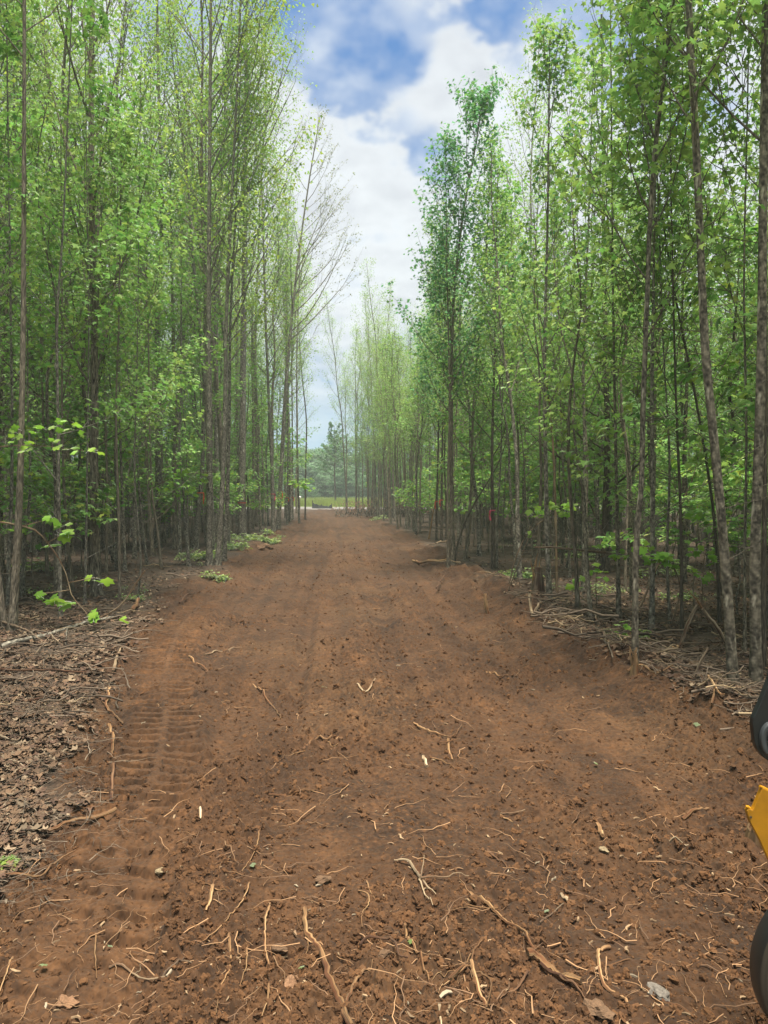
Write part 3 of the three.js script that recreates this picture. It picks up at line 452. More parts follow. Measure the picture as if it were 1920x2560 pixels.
// ------------------------------------------------------------------ loose stuff nobody could count: clods, chips, fibres, fallen leaves, twigs, low plants
function scatter(name, label, category, geos, mat, count, seed, place, colour) {
  const r = rng(seed), g = new THREE.Group(); g.name = name; scene.add(g); tag(g, label, category, null, 'stuff');
  const sets = geos.map(() => []), m = new THREE.Matrix4(), q = new THREE.Quaternion(), e = new THREE.Euler();
  for (let n = 0, tries = 0; n < count && tries < count * 6; tries++) {
    const p = place(r); if (!p) continue;
    e.set(p.rx, p.ry, p.rz, 'YXZ'); sets[(r() * geos.length) | 0].push([m.compose(V(p.x, height(p.x, p.z) + p.lift, p.z), q.setFromEuler(e), V(p.s * (p.sx ?? 1), p.s * (p.sy ?? 1), p.s * (p.sz ?? 1))).clone(), colour(r, p)]); n++;
  }
  const c = new THREE.Color();
  sets.forEach((s, k) => { if (!s.length) return; const im = lit(new THREE.InstancedMesh(geos[k], mat, s.length)); s.forEach(([x, rgb], i) => { im.setMatrixAt(i, x); im.setColorAt(i, c.setRGB(...rgb)); }); im.name = name.replace(/s$/, '') + '_pieces'; im.userData.kind = 'stuff'; g.add(im); });
}
const deepZ = (r, a, b, pw = 1) => 1 / lerp(1 / b, 1 / a, Math.pow(r(), pw));      // thins out with distance as a lens sees it
const clodGeos = [0, 1, 2, 3, 4].map((k) => { const g = new THREE.IcosahedronGeometry(1, 2), p = g.attributes.position; for (let i = 0; i < p.count; i++) { const x = p.getX(i), y = p.getY(i), z = p.getZ(i), s = 1 + n3(x * 1.3 + k * 5, y * 1.3, z * 1.3) * 0.8 + n3(x * 3.4 + k, y * 3.4, z * 3.4 + 4) * 0.4; p.setXYZ(i, x * s * 1.15, y * s * 0.68, z * s * 0.95); } g.computeVertexNormals(); return g; });
const clodMat = new THREE.MeshStandardMaterial({ roughness: 1, flatShading: false });
scatter('soil_clods', 'crumbly lumps of red-brown soil strewn over the bare trail', 'soil clods', clodGeos, clodMat, 60000, 11, (r) => {
  const z = deepZ(r, 1.7, 30, 0.95), [a, b] = edges(z), x = lerp(Math.max(a - 0.3, -z * 0.62 - 0.4), Math.min(b + 0.3, z * 0.62 + 0.4), r()); if (inside(x, z) < -0.1 + r() * 0.3) return null;
  if (Math.abs(x - table(TRACK, z)) < 0.27 && z < 14 && r() < 0.8) return null;
  if (n3(x * 0.7, z * 0.55, 12.2) + n3(x * 2.5, z * 2.5, 3) * 0.5 < (r() - 0.62)) return null;
  const s = 0.003 + 0.018 * Math.pow(r(), 7) + z * 0.00022; return { x, z: -z, s, lift: s * 0.15, rx: r() * 6, ry: r() * 6, rz: r() * 6, sy: 0.8 };
}, (r) => { const k = 0.75 + r() * 0.6; return [0.09 * k, 0.0425 * k, 0.0165 * k]; });
const chipGeo = [0, 1, 2].map((k) => { const g = new THREE.BoxGeometry(1, 0.16, 0.28, 3, 1, 1), p = g.attributes.position; for (let i = 0; i < p.count; i++) p.setXYZ(i, p.getX(i), p.getY(i) + n3(p.getX(i) * 2, k * 3.3) * 0.2, p.getZ(i) * (1 - Math.abs(p.getX(i)) * (0.6 + k * 0.4)) + n3(p.getX(i) * 3, k * 9.1) * 0.2); g.computeVertexNormals(); return g; });
scatter('wood_chips', 'small pale wood chips and splinters mixed into the bare soil', 'wood chips', chipGeo, M.litter, 1500, 12, (r) => {
  const z = deepZ(r, 1.7, 30, 0.75), [a, b] = edges(z), x = lerp(Math.max(a - 0.5, -z * 0.62), Math.min(b + 0.5, z * 0.62), r());
  const s = 0.009 + 0.045 * Math.pow(r(), 4) + z * 0.0008; return { x, z: -z, s, lift: 0.006, rx: (r() - 0.5) * 0.7, ry: r() * 6, rz: (r() - 0.5) * 0.7 };
}, (r) => { const k = 0.35 + r() * 0.45, w = r(); return w < 0.75 ? [0.42 * k, 0.29 * k, 0.17 * k] : w < 0.8 ? [0.3 * k, 0.19 * k, 0.11 * k] : [0.42 * k, 0.35 * k, 0.25 * k]; });
const curl = (k, amp, seg = 7) => { const r = rng(k * 77 + 5), g = new GB(), pts = [V(-0.5, 0, 0)]; let a = (r() - 0.5) * amp; for (let i = 1; i <= seg; i++) { a += (r() - 0.5) * amp; const p = pts[i - 1].clone(); p.x += Math.cos(a) / seg; p.z += Math.sin(a) / seg; p.y = 0.03 * Math.sin(i * 1.3 + k) + (r() - 0.4) * 0.03; pts.push(p); } g.tube(pts, pts.map((_, i) => 0.011 * (1.15 - i / seg)), 4, false); return g.build(); };
scatter('root_fibres', 'thin torn root fibres lying curled on the bare soil', 'root fibres', [1, 2, 3, 4, 5, 6].map((k) => curl(k, 1.6)), M.litter, 2600, 13, (r) => {
  const z = deepZ(r, 1.7, 20, 0.7), [a, b] = edges(z), x = lerp(Math.max(a - 0.4, -z * 0.62), Math.min(b + 0.4, z * 0.62), r());
  const s = 0.05 + 0.3 * Math.pow(r(), 2.4); return { x, z: -z, s, sy: 0.7, lift: 0.008, rx: (r() - 0.5) * 0.25, ry: r() * 6, rz: (r() - 0.5) * 0.25 };
}, (r) => { const k = 0.5 + r() * 0.6, w = r(); return w < 0.65 ? [0.37 * k, 0.22 * k, 0.115 * k] : [0.22 * k, 0.13 * k, 0.075 * k]; });
const litterGeo = [0, 1, 2, 3].map((k) => { const g = new GB(); g.leaf(k % 2 ? LEAF.three : LEAF.maple, V(0, 0, -0.5), V(0, 0, 1), V(0, 1, 0), 1, [1, 1, 1]); const b = g.build(), p = b.attributes.position; for (let i = 0; i < p.count; i++) p.setY(i, p.getY(i) + p.getX(i) ** 2 * (1.1 - k * 0.5) + p.getZ(i) ** 2 * (0.7 - k * 0.5) + 0.1 * n3(p.getX(i) * 3, p.getZ(i) * 3, k)); b.computeVertexNormals(); return b; });
scatter('leaf_litter', 'last year\'s fallen brown leaves covering the forest floor', 'leaf litter', litterGeo, M.litter, 56000, 14, (r) => {
  const z = deepZ(r, 3, 34, 0.75), x = (r() * 2 - 1) * (z * 0.62 + 0.4 + 1.6 * smooth(14, 5, z)), s = inside(x, z); if (s > (z < 6 ? 0.06 : 0.25) || (s > -0.3 && r() < 0.5 + s * 1.6) || n3(x * 1.6, z * 1.6, 33) > 0.1 + r() * 0.4) return null;
  return { x, z: -z, s: (0.03 + r() * 0.065) * (0.7 + 0.3 * smooth(3, 9, z)), lift: 0.012 + r() * 0.03, rx: (r() - 0.5) * 0.55, ry: r() * 6, rz: (r() - 0.5) * 0.55 };
}, (r) => { const k = 0.45 + r() * 0.8, w = r(); return w < 0.55 ? [0.135 * k, 0.084 * k, 0.05 * k] : w < 0.72 ? [0.22 * k, 0.165 * k, 0.11 * k] : [0.1 * k, 0.058 * k, 0.038 * k]; });
scatter('fallen_twigs', 'thin grey twigs lying about on the leaf litter', 'twigs', [11, 12, 13, 14].map((k) => curl(k, 0.5)), M.litter, 9000, 15, (r) => {
  const z = deepZ(r, 3.4, 34, 0.55), x = (r() * 2 - 1) * (z * 0.62 + 0.4 + 1.6 * smooth(14, 5, z)); if (inside(x, z) > 0.1 + r() * r() * 0.5) return null;
  const s = (0.12 + 0.8 * r() * r()) * (0.4 + 0.6 * smooth(4, 9, z)); return { x, z: -z, s, lift: 0.02 + r() * 0.04, rx: (r() - 0.5) * 0.3, ry: r() * 6, rz: (r() - 0.5) * 0.3, sy: 0.55, sx: 1 };
}, (r) => { const k = 0.3 + r() * r() * 1.2; return [0.2 * k, 0.16 * k, 0.12 * k]; });
scatter('brush_sticks', 'tangle of broken sticks and cut brush along both edges of the bare soil', 'brush', [21, 22, 23, 24, 25].map((k) => { const g = curl(k, 0.3, 6), b = curl(k + 40, 0.4, 4); b.scale(0.4, 0.5, 0.4); b.rotateY(0.7); b.translate(0.05, 0.01, 0); const m = mergeGeometries([g, b]); return m; }), M.litter, 900, 25, (r) => {
  const z = deepZ(r, 6, 40, 0.5), [a, b] = edges(z), left = r() < 0.5, x = left ? a + 0.1 - r() * 3.4 : b - 0.15 + r() * r() * 3; if (Math.abs(x) > z * 0.62 + 0.5 + 1.6 * smooth(14, 5, z)) return null;
  const s = (0.3 + r() * r() * 1.1) * (0.6 + 0.4 * smooth(4, 10, z)); return { x, z: -z, s, sy: 1.3, sz: 1, lift: 0.02 + r() * 0.09, rx: (r() - 0.5) * 0.3, ry: r() * 6.3, rz: (r() - 0.5) * 0.32 };
}, (r) => { const k = 0.4 + r() * 0.8; return r() < 0.85 ? [0.17 * k, 0.13 * k, 0.095 * k] : [0.36 * k, 0.27 * k, 0.165 * k]; });
const herb = [0, 1, 2].map((k) => { const r = rng(300 + k), g = new GB(); for (let i = 0; i < 16; i++) { const a = r() * 6.3, d = r() * 0.5, tip = V(Math.cos(a), 0.1 - r() * 0.4, Math.sin(a)).normalize(), nor = V((r() - 0.5) * 0.7, 1, (r() - 0.5) * 0.7); nor.addScaledVector(tip, -nor.dot(tip)).normalize(); g.leaf(k === 1 ? LEAF.oval : LEAF.three, V(Math.cos(a) * d, 0.15 + r() * 0.7 * (1 - d), Math.sin(a) * d), tip, nor, 0.28 + r() * 0.2, tint(k ? 'yellow' : 'poplar', r)); } for (let i = 0; i < 4; i++) { const a = r() * 6.3; g.tube([V(0, 0, 0), V(Math.cos(a) * 0.2, 0.5, Math.sin(a) * 0.2)], [0.012, 0.006], 3, false); } return g.build(true); });
const patches = [[605, 1352, 0.9], [640, 1352, 0.6], [585, 1375, 0.5], [690, 1340, 0.6], [670, 1355, 0.5], [500, 1400, 0.6], [540, 1438, 0.3], [330, 1500, 0.3], [100, 1430, 0.5], [1300, 1450, 0.4], [1560, 1600, 0.35], [1500, 1480, 0.7], [1480, 1400, 0.8], [1660, 1440, 0.6], [1720, 1500, 0.5], [1400, 1380, 0.7], [20, 2175, 0.05], [950, 1300, 0.7]].map(([x, y, s]) => [ground(x, y), s]);
scatter('low_plants', 'small green seedlings and herbs sprouting from the leaf litter', 'seedlings', herb, M.leaf, 360, 16, (r) => {
  if (r() < 0.6) { const [p, s] = patches[(r() * patches.length) | 0], a = r() * 6.3, d = s * Math.sqrt(r()); return { x: p.x + Math.cos(a) * d, z: p.z + Math.sin(a) * d * 0.7, s: (0.07 + r() * 0.16 * Math.min(1, s * 2)) * (p.z < -15 ? 1.8 : 1), lift: 0, rx: 0, ry: r() * 6, rz: 0 }; }
  const z = deepZ(r, 8, 40, 0.8), x = (r() * 2 - 1) * (z * 0.58); if (z < 13 || inside(x, z) > -0.3) return null; return { x, z: -z, s: 0.08 + r() * 0.16, lift: 0, rx: 0, ry: r() * 6, rz: 0 };
}, (r) => { const k = 0.45 + r() * 0.4; return [k * 0.9, k, k]; });
scatter('meadow_grass', 'tall yellow-green grass of the meadow strip behind the gravel road', 'grass', [0, 1].map((k) => { const r = rng(880 + k), g = new GB(); for (let i = 0; i < 22; i++) { const a = r() * 6.3, b = V((r() - 0.5) * 0.9, 0, (r() - 0.5) * 0.9), tip = V(Math.cos(a) * 0.4, 1, Math.sin(a) * 0.4).normalize(), nor = V(-Math.sin(a), 0, Math.cos(a)); g.leaf({ pts: [[-0.05, 0, 0], [0.05, 0, 0], [0, 1, 0]], tri: [0, 1, 2] }, b, tip, nor, 0.5 + r() * 0.5, [1, 1, 1]); } return g.build(); }), M.litter, 4200, 17, (r) => { const z = 87 + 60 * r() * r(), x = lerp(-0.14 * z - 4, 0.16 * z + 4, r()); return { x, z: -z, s: 0.5 + r() * 0.6, lift: 0, rx: 0, ry: r() * 6, rz: 0 }; }, (r) => { const k = 0.8 + r() * 0.5; return [0.27 * k, 0.34 * k, 0.075 * k]; });

// ------------------------------------------------------------------ roots, sticks and logs that can be picked out one by one
function strand(pts, w, seed, lift, taper = 0.55, sides = 7) {
  const r = rng(seed), p = pts.map((q) => q.isVector3 ? q : ground(q[0], q[1], lift)), lies = !pts[0].isVector3, d = -p[0].z, r0 = w / 2 * d / FOCAL, n = Math.max(8, p.length * 5);
  const line = new THREE.CatmullRomCurve3(p).getPoints(n), o = p[0].clone(), g = new GB(), L = line[0].distanceTo(line[n]);
  if (lies) line.forEach((q) => { q.y = Math.max(q.y, height(q.x, q.z) + r0 * 0.35 + lift * 0.6); });
  line.forEach((q, k) => { q.sub(o); q.x += (r() - 0.5) * L * 0.012; q.y += (r() - 0.5) * L * 0.008 + Math.sin(k / n * 9 + seed) * r0 * 0.6; });
  g.tube(line, line.map((_, k) => Math.max(0.0022, r0 * lerp(1, 1 - taper, k / n) * (0.85 + r() * 0.3))), sides, true, 0, 0.14);
  return { o, g, line, r0 };
}
function lying(name, label, category, main, w, mat, o = {}) {
  const px0 = 1 + (main[0].isVector3 ? Math.round(main[0].x * 100) : main[0][0]);
  const s = strand(main, w, px0, o.lift ?? 0.01, o.taper ?? 0.55), t = thing(name, label, category, s.o, o.group);
  mesh(o.part ?? (name === 'root' ? 'main_root' : 'stem'), s.g.build(), mat, t);
  (o.side ?? []).forEach((b, k) => { const q = strand(b, w * (o.sideW ?? 0.55), 40 + k + px0, o.lift ?? 0.004, 0.75, 5), m = mesh(name === 'root' ? 'side_root' : 'side_branch', q.g.build(), o.sideMat ?? mat, t); m.position.subVectors(q.o, s.o); });
  return t;
}
lying('root', 'white peeled root forking like an antler in the middle of the soil', 'root', [[1051, 2203], [1036, 2182], [1023, 2164], [1000, 2156], [986, 2149]], 9, M.white, { side: [[[1051, 2203], [1057, 2175], [1060, 2145]], [[1053, 2203], [1100, 2200], [1173, 2199]], [[1048, 2208], [1062, 2245], [1082, 2277]], [[1058, 2212], [1075, 2225], [1090, 2240]]], sideW: 0.6, lift: 0.02 });
lying('root', 'longest thick brown root running down out of the picture\'s lower edge', 'root', [[761, 2281], [766, 2333], [795, 2381], [826, 2455], [847, 2507], [880, 2585]], 12, M.rootMud, { taper: -0.2, side: [[[768, 2338], [750, 2322], [742, 2300]], [[770, 2345], [768, 2380], [740, 2410]], [[830, 2470], [815, 2478], [797, 2474]]], sideW: 0.35 });
lying('root', 'short stout root bent back up beside the longest root', 'root', [[867, 2511], [878, 2490], [904, 2442], [912, 2416]], 9, M.root, { taper: 0.2, side: [[[910, 2420], [925, 2410], [932, 2398]]] });
lying('root', 'thin tan root with a green leaf beside it, right of the round stone', 'root', [[1014, 2316], [1018, 2335], [1030, 2360], [1060, 2416], [1080, 2465], [1093, 2490]], 8, M.rootMud, { side: [[[1020, 2330], [1026, 2345], [1040, 2358]]] });
lying('root', 'thick root end at the heart of the looped tangle of roots', 'root', [[1177, 2403], [1182, 2446], [1199, 2490], [1214, 2513]], 11, M.root, { taper: 0.1, side: [[[1178, 2405], [1188, 2385], [1205, 2360]], [[1178, 2400], [1160, 2396], [1140, 2380]]] });
lying('root', 'thin root looping round in an arc over the tangle of roots', 'root', [[1121, 2464], [1164, 2429], [1185, 2430], [1208, 2446], [1225, 2470], [1227, 2490], [1216, 2516]], 6, M.rootMud, { taper: 0.2, lift: 0.03 });
lying('root', 'tan root reaching left out of the looped tangle, pale at its tip', 'root', [[1169, 2427], [1140, 2443], [1110, 2470], [1095, 2490]], 6.5, M.root, { side: [[[1160, 2430], [1110, 2452], [1070, 2450]]] });
lying('root', 'long split root with a straight twin, pointing at the splintered log chunk', 'root', [[1177, 2234], [1229, 2277], [1268, 2303], [1311, 2342], [1333, 2377], [1354, 2399]], 9, M.rootMud, { taper: 0.5, side: [[[1151, 2264], [1190, 2274], [1245, 2298]], [[1278, 2312], [1290, 2330], [1305, 2340]], [[1230, 2300], [1248, 2312], [1262, 2310]]], lift: 0.02 });
lying('log_chunk', 'thick splintered chunk of orange-flecked log', 'log', [[1318, 2405], [1345, 2412], [1372, 2426], [1410, 2446], [1454, 2470]], 22, M.chunk, { taper: 0.3, sideMat: M.rootDark, side: [[[1350, 2425], [1390, 2446], [1440, 2474]], [[1400, 2452], [1430, 2470], [1462, 2486]]], sideW: 0.55, lift: 0.022, part: 'core' });
lying('root', 'thick root curved like a hook beside the splintered log chunk', 'root', [[1524, 2372], [1502, 2379], [1495, 2395], [1498, 2416], [1504, 2455], [1520, 2478], [1541, 2488], [1556, 2500], [1567, 2515]], 10, M.root, { taper: 0.2, side: [[[1508, 2420], [1530, 2412], [1575, 2400]]] });
lying('root', 'dark crooked root below the left end of the splintered log chunk', 'root', [[1320, 2435], [1300, 2465], [1285, 2485], [1250, 2500]], 8, M.rootDark, {});
lying('root', 'flat thick root by the grey square stone in the lower corner', 'root', [[1654, 2509], [1690, 2520], [1740, 2545]], 11, M.rootMud, { side: [[[1700, 2525], [1680, 2540], [1660, 2556]]] });
lying('stick', 'thin straight stick slanting above the splintered log chunk', 'stick', [[1350, 2312], [1380, 2288], [1409, 2264]], 5, M.stick, {});
lying('stick', 'short fat grey stick end near the thin straight stick', 'stick', [[1402, 2240], [1412, 2248], [1422, 2256]], 9, M.white, { taper: 0 });
lying('log_chunk', 'short brown chunk of rotten wood standing askew in the soil', 'log', [[1493, 2062], [1500, 2076], [1507, 2092]], 11, M.root, { taper: 0.1, lift: 0.02, part: 'core' });
lying('stick', 'stout bark-covered stick end left of the yellow plate', 'stick', [[1706, 2036], [1738, 2031], [1771, 2029]], 9, M.root, { taper: 0.2 });
lying('stick', 'peeled cream stick with an orange tip lying among clods', 'stick', [[1671, 2112], [1693, 2119], [1712, 2117], [1762, 2131]], 5, M.white, {});
lying('root', 'long wavy root lying with a side shoot on the far middle soil', 'root', [[756, 1878], [791, 1860], [820, 1855], [856, 1847]], 6, M.root, { taper: -0.1, side: [[[818, 1856], [830, 1863], [845, 1870]], [[765, 1875], [735, 1890], [695, 1907]]] });
lying('root', 'nearly straight thin root lying level across the soil', 'root', [[672, 1986], [730, 1988], [791, 1981]], 5, M.rootMud, {});
lying('root', 'thin root curving down from the upper middle of the soil', 'root', [[632, 1713], [640, 1722], [665, 1752], [695, 1785], [703, 1800]], 4.5, M.root, {});
lying('stick', 'small straight pale stick lying alone in the upper middle', 'stick', [[893, 1722], [915, 1717], [938, 1711]], 5, M.white, { taper: 0.2 });
lying('stick', 'two-toned broken stick stub below the heap of thin roots', 'stick', [[1058, 1894], [1062, 1906], [1067, 1922]], 9, M.white, { taper: 0.1 });
lying('root', 'thick root stub slanting out of the heap of thin roots', 'root', [[1121, 1863], [1122, 1882], [1130, 1904]], 8, M.rootMud, { taper: 0.1 });
lying('root', 'long root across the top of the heap of thin roots', 'root', [[1034, 1812], [1062, 1828], [1099, 1839], [1125, 1852]], 6, M.root, { side: [[[1124, 1850], [1140, 1838], [1155, 1820]], [[1050, 1832], [1035, 1833], [1022, 1829]], [[1100, 1862], [1125, 1855], [1152, 1848]]], lift: 0.025 });
lying('root', 'thin root trailing below the heap of thin roots', 'root', [[1077, 1899], [1105, 1908], [1142, 1926]], 4.5, M.rootMud, {});
lying('root', 'long wavy root left of the longest thick root', 'root', [[676, 2262], [665, 2300], [662, 2338], [664, 2394], [672, 2425]], 7, M.root, { taper: 0.3 });
lying('root', 'straight thin root at the left of the wavy one', 'root', [[617, 2368], [616, 2425], [600, 2478]], 6, M.rootMud, {});
lying('root', 'crooked thin root with a forked twin left of the white antler-like root', 'root', [[896, 2228], [920, 2248], [921, 2265], [906, 2285], [904, 2305]], 4.5, M.root, { side: [[[917, 2206], [926, 2230], [936, 2250]]], sideW: 1.1 });
lying('root', 'brown root arching over the round stone', 'root', [[899, 2378], [921, 2358], [950, 2360], [982, 2368], [992, 2390], [999, 2407], [1019, 2424]], 6.5, M.rootDark, { lift: 0.03, taper: 0.2 });
lying('root', 'thin bow-shaped root left of the middle', 'root', [[648, 2082], [646, 2105], [634, 2140], [604, 2180]], 5, M.rootMud, {});
lying('root', 'kinked pale root along the tread print, upper piece', 'root', [[273, 1718], [270, 1745], [266, 1773], [285, 1788], [307, 1813]], 8, M.root, { side: [[[266, 1770], [255, 1758], [248, 1752]]] });
lying('root', 'pale root along the tread print, middle piece', 'root', [[273, 1816], [282, 1848], [281, 1875], [278, 1900]], 9, M.rootMud, { taper: 0.4 });
lying('root', 'dark root along the tread print, lowest piece', 'root', [[285, 1922], [283, 1960], [278, 2010]], 10, M.rootDark, { taper: 0.2 });
lying('branch', 'pale branch with a broken black end lying at the start of the leaf litter', 'branch', [[110, 2089], [150, 2078], [192, 2068], [240, 2056], [290, 2048]], 9, M.root, { taper: -0.3, lift: 0.03 });
lying('branch', 'thin branch curving in from the picture edge below the pale branch', 'branch', [[-20, 2209], [40, 2200], [96, 2183], [150, 2166], [192, 2160]], 7, M.root, { lift: 0.03, taper: 0.5 });
lying('stick', 'grey stick propped up at the edge of soil and litter', 'stick', [[283, 1686], [296, 1655], [309, 1628]], 8, M.white, { taper: 0.3, lift: 0.03 });
lying('root', 'gnarled pale root knot with thin arms in the left foreground', 'root', [[532, 2215], [530, 2235], [525, 2255], [515, 2278]], 11, M.root, { taper: 0.3, side: [[[531, 2217], [545, 2190], [551, 2160]], [[534, 2222], [552, 2230], [566, 2234]], [[528, 2214], [515, 2212], [505, 2222]]], sideW: 0.35 });
lying('stick', 'short pale stick stub right of the tread print', 'stick', [[497, 2011], [499, 2025], [502, 2044]], 9, M.white, { taper: 0.1 });
lying('stick', 'long straight pale stick far up beside the tread print', 'stick', [[513, 1638], [555, 1628], [604, 1620]], 4.5, M.white, { taper: 0.3 });
lying('stick', 'bent tan stick just below the long straight pale one', 'stick', [[465, 1656], [495, 1664], [520, 1676]], 5.5, M.root, {});
lying('root', 'wavy brown root with a bent foot in the lower left', 'root', [[573, 2345], [576, 2380], [573, 2425], [560, 2455], [541, 2484]], 9, M.rootMud, { side: [[[541, 2482], [528, 2470], [512, 2455]], [[541, 2484], [545, 2500], [540, 2530]]], sideW: 0.6 });
lying('root', 'long slanting thin root above the wavy brown root', 'root', [[625, 2205], [605, 2258], [585, 2285], [540, 2330], [498, 2368]], 5, M.root, {});
lying('root', 'pale thin root with a curl in the left foreground', 'root', [[273, 2412], [300, 2422], [335, 2442], [370, 2450], [412, 2447]], 6, M.white, { side: [[[335, 2440], [350, 2430], [350, 2410]]], taper: 0.4 });
lying('stick', 'forked grey twig meeting the pale thin curled root', 'stick', [[408, 2446], [431, 2420], [455, 2414], [479, 2412]], 6, M.stick, { side: [[[430, 2421], [440, 2408], [462, 2400]]] });
lying('root', 'upright-lying brown root in the left foreground, alone', 'root', [[240, 2340], [238, 2390], [242, 2450]], 5, M.rootMud, {});
lying('root', 'root slanting out of the picture by the lowest left clods', 'root', [[32, 2402], [15, 2425], [-6, 2450]], 7, M.root, {});
lying('root', 'short root piece left of the longest root\'s lower end', 'root', [[673, 2475], [668, 2510], [655, 2545]], 8, M.rootMud, {});
lying('root', 'root end poking up from the bottom edge under the looped tangle', 'root', [[1098, 2516], [1100, 2540], [1104, 2580]], 9, M.white, {});
lying('stick', 'bent pale twig right of the heap of thin roots', 'stick', [[1252, 2037], [1275, 2038], [1313, 2027]], 4, M.white, {});
lying('stick', 'flat short stick under the bent pale twig', 'stick', [[1252, 2042], [1268, 2052], [1283, 2061]], 6, M.root, {});
lying('root', 'curled thin root trailing from a bark strip in the right middle', 'root', [[1218, 2130], [1245, 2155], [1264, 2168], [1258, 2190], [1236, 2208]], 4, M.rootDark, { side: [[[1218, 2128], [1230, 2140], [1246, 2154]]], sideW: 2.4 });
lying('stick', 'yellowish level stick on the far right soil', 'stick', [[1216, 1683], [1245, 1686], [1272, 1688]], 4.5, M.root, {});
lying('stick', 'slim dark stick stuck slanting in the far soil', 'stick', [[1092, 1484], [1102, 1466], [1114, 1444]], 4, M.rootDark, { lift: 0.12 });
lying('plank', 'long pale split plank at the far right soil edge', 'plank', [[1032, 1406], [1070, 1410], [1116, 1415]], 6, M.fresh, { taper: 0.1, lift: 0.06, part: 'board' });
lying('plank', 'short white split plank under the taped stems', 'plank', [[1090, 1367], [1103, 1363], [1118, 1360]], 4.5, M.white, { taper: 0, lift: 0.12, part: 'board' });
lying('log', 'pale fallen log lying in the litter among green leaves', 'log', [[6, 1630], [65, 1613], [119, 1596], [184, 1576], [240, 1563], [294, 1551]], 13, M.barkGrey, { taper: 0.35, lift: 0.06, side: [[[168, 1582], [166, 1600], [164, 1622]]], sideW: 0.3, part: 'trunk' });
lying('branch', 'grey branch sagging in from the picture edge above the fallen log', 'branch', [[-12, 1572], [43, 1587], [70, 1602], [100, 1620]], 7, M.stick, { lift: 0.12 });
lying('branch', 'dark thin branch lying level below the fallen log', 'branch', [[-10, 1684], [100, 1688], [200, 1692], [290, 1694]], 7, M.rootDark, { lift: 0.05 });
lying('branch', 'dark branch slanting across the litter toward the kinked root', 'branch', [[70, 1765], [140, 1745], [200, 1730], [245, 1722]], 7, M.rootDark, { lift: 0.04 });
lying('branch', 'grey branch forked over the litter under the fallen log', 'branch', [[87, 1660], [110, 1630], [128, 1605]], 5, M.stick, { lift: 0.1, side: [[[128, 1606], [146, 1625], [162, 1640]]], sideW: 0.8 });
lying('branch', 'short thick grey branch at the picture edge in the litter', 'branch', [[8, 1902], [40, 1918], [72, 1934]], 10, M.stick, { lift: 0.03 });
lying('branch', 'thin pale bow of branch at the picture edge below the dark level branch', 'branch', [[-5, 1852], [20, 1862], [46, 1866], [48, 1830], [50, 1790]], 6, M.stick, { lift: 0.05 });
lying('branch', 'mossy long pole lying level behind the nearest leaning trunk', 'branch', [[1690, 1629], [1760, 1622], [1830, 1615], [1925, 1606]], 6, M.stick, { lift: 0.08 });
lying('branch', 'grey log lying level at the foot of the nearest trunks', 'branch', [[1762, 1732], [1820, 1730], [1870, 1733], [1905, 1736]], 9, M.stick, { taper: 0.1, lift: 0.06 });
lying('stick', 'split orange stick in front of the grey level log', 'stick', [[1770, 1718], [1800, 1734], [1812, 1740]], 6, M.fresh, { lift: 0.07, side: [[[1811, 1733], [1820, 1750], [1828, 1764]]], sideW: 0.8 });
lying('stick', 'tan stick on the soil bank pointing at the black plate', 'stick', [[1779, 1740], [1797, 1750], [1815, 1759]], 6, M.root, { lift: 0.05 });
lying('branch', 'grey branch slanting down the bank beside the splintered stump', 'branch', [[1493, 1594], [1512, 1617], [1534, 1640]], 7, M.stick, { lift: 0.08 });
lying('branch', 'thin grey branch fallen over the bank by the slanting grey one', 'branch', [[1431, 1484], [1460, 1515], [1484, 1545], [1496, 1578]], 5, M.stick, { lift: 0.12 });
lying('branch', 'long pale splintered branch lying past the orange splintered stump', 'branch', [[1568, 1692], [1600, 1704], [1640, 1715], [1685, 1726]], 6, M.fresh, { lift: 0.05, sideMat: M.stick, side: [[[1640, 1714], [1620, 1704], [1600, 1690]]] });
lying('branch', 'pale log beside the pale broken stump', 'branch', [[1314, 1490], [1335, 1500], [1352, 1510]], 8, M.white, { lift: 0.05, taper: 0.2 });
lying('stick', 'short peeled stub standing upright out of the soil', 'stick', [ground(1219, 1536).add(V(0, -0.03, 0)), ground(1219, 1536).add(V(-0.03, 0.2, 0)), ground(1219, 1536).add(V(-0.045, 0.36, -0.02))], 11, M.fresh, { taper: 0.3 });
lying('branch', 'brown branch end jutting from the bank above the tread prints', 'branch', [[449, 1511], [468, 1503], [487, 1491]], 6, M.rootDark, { lift: 0.08 });
lying('log_chunk', 'cut wood chunk leaning at the litter edge by the rising pale stick', 'log', [[332, 1535], [340, 1522], [347, 1508]], 11, M.root, { lift: 0.06, taper: 0.1, part: 'core' });
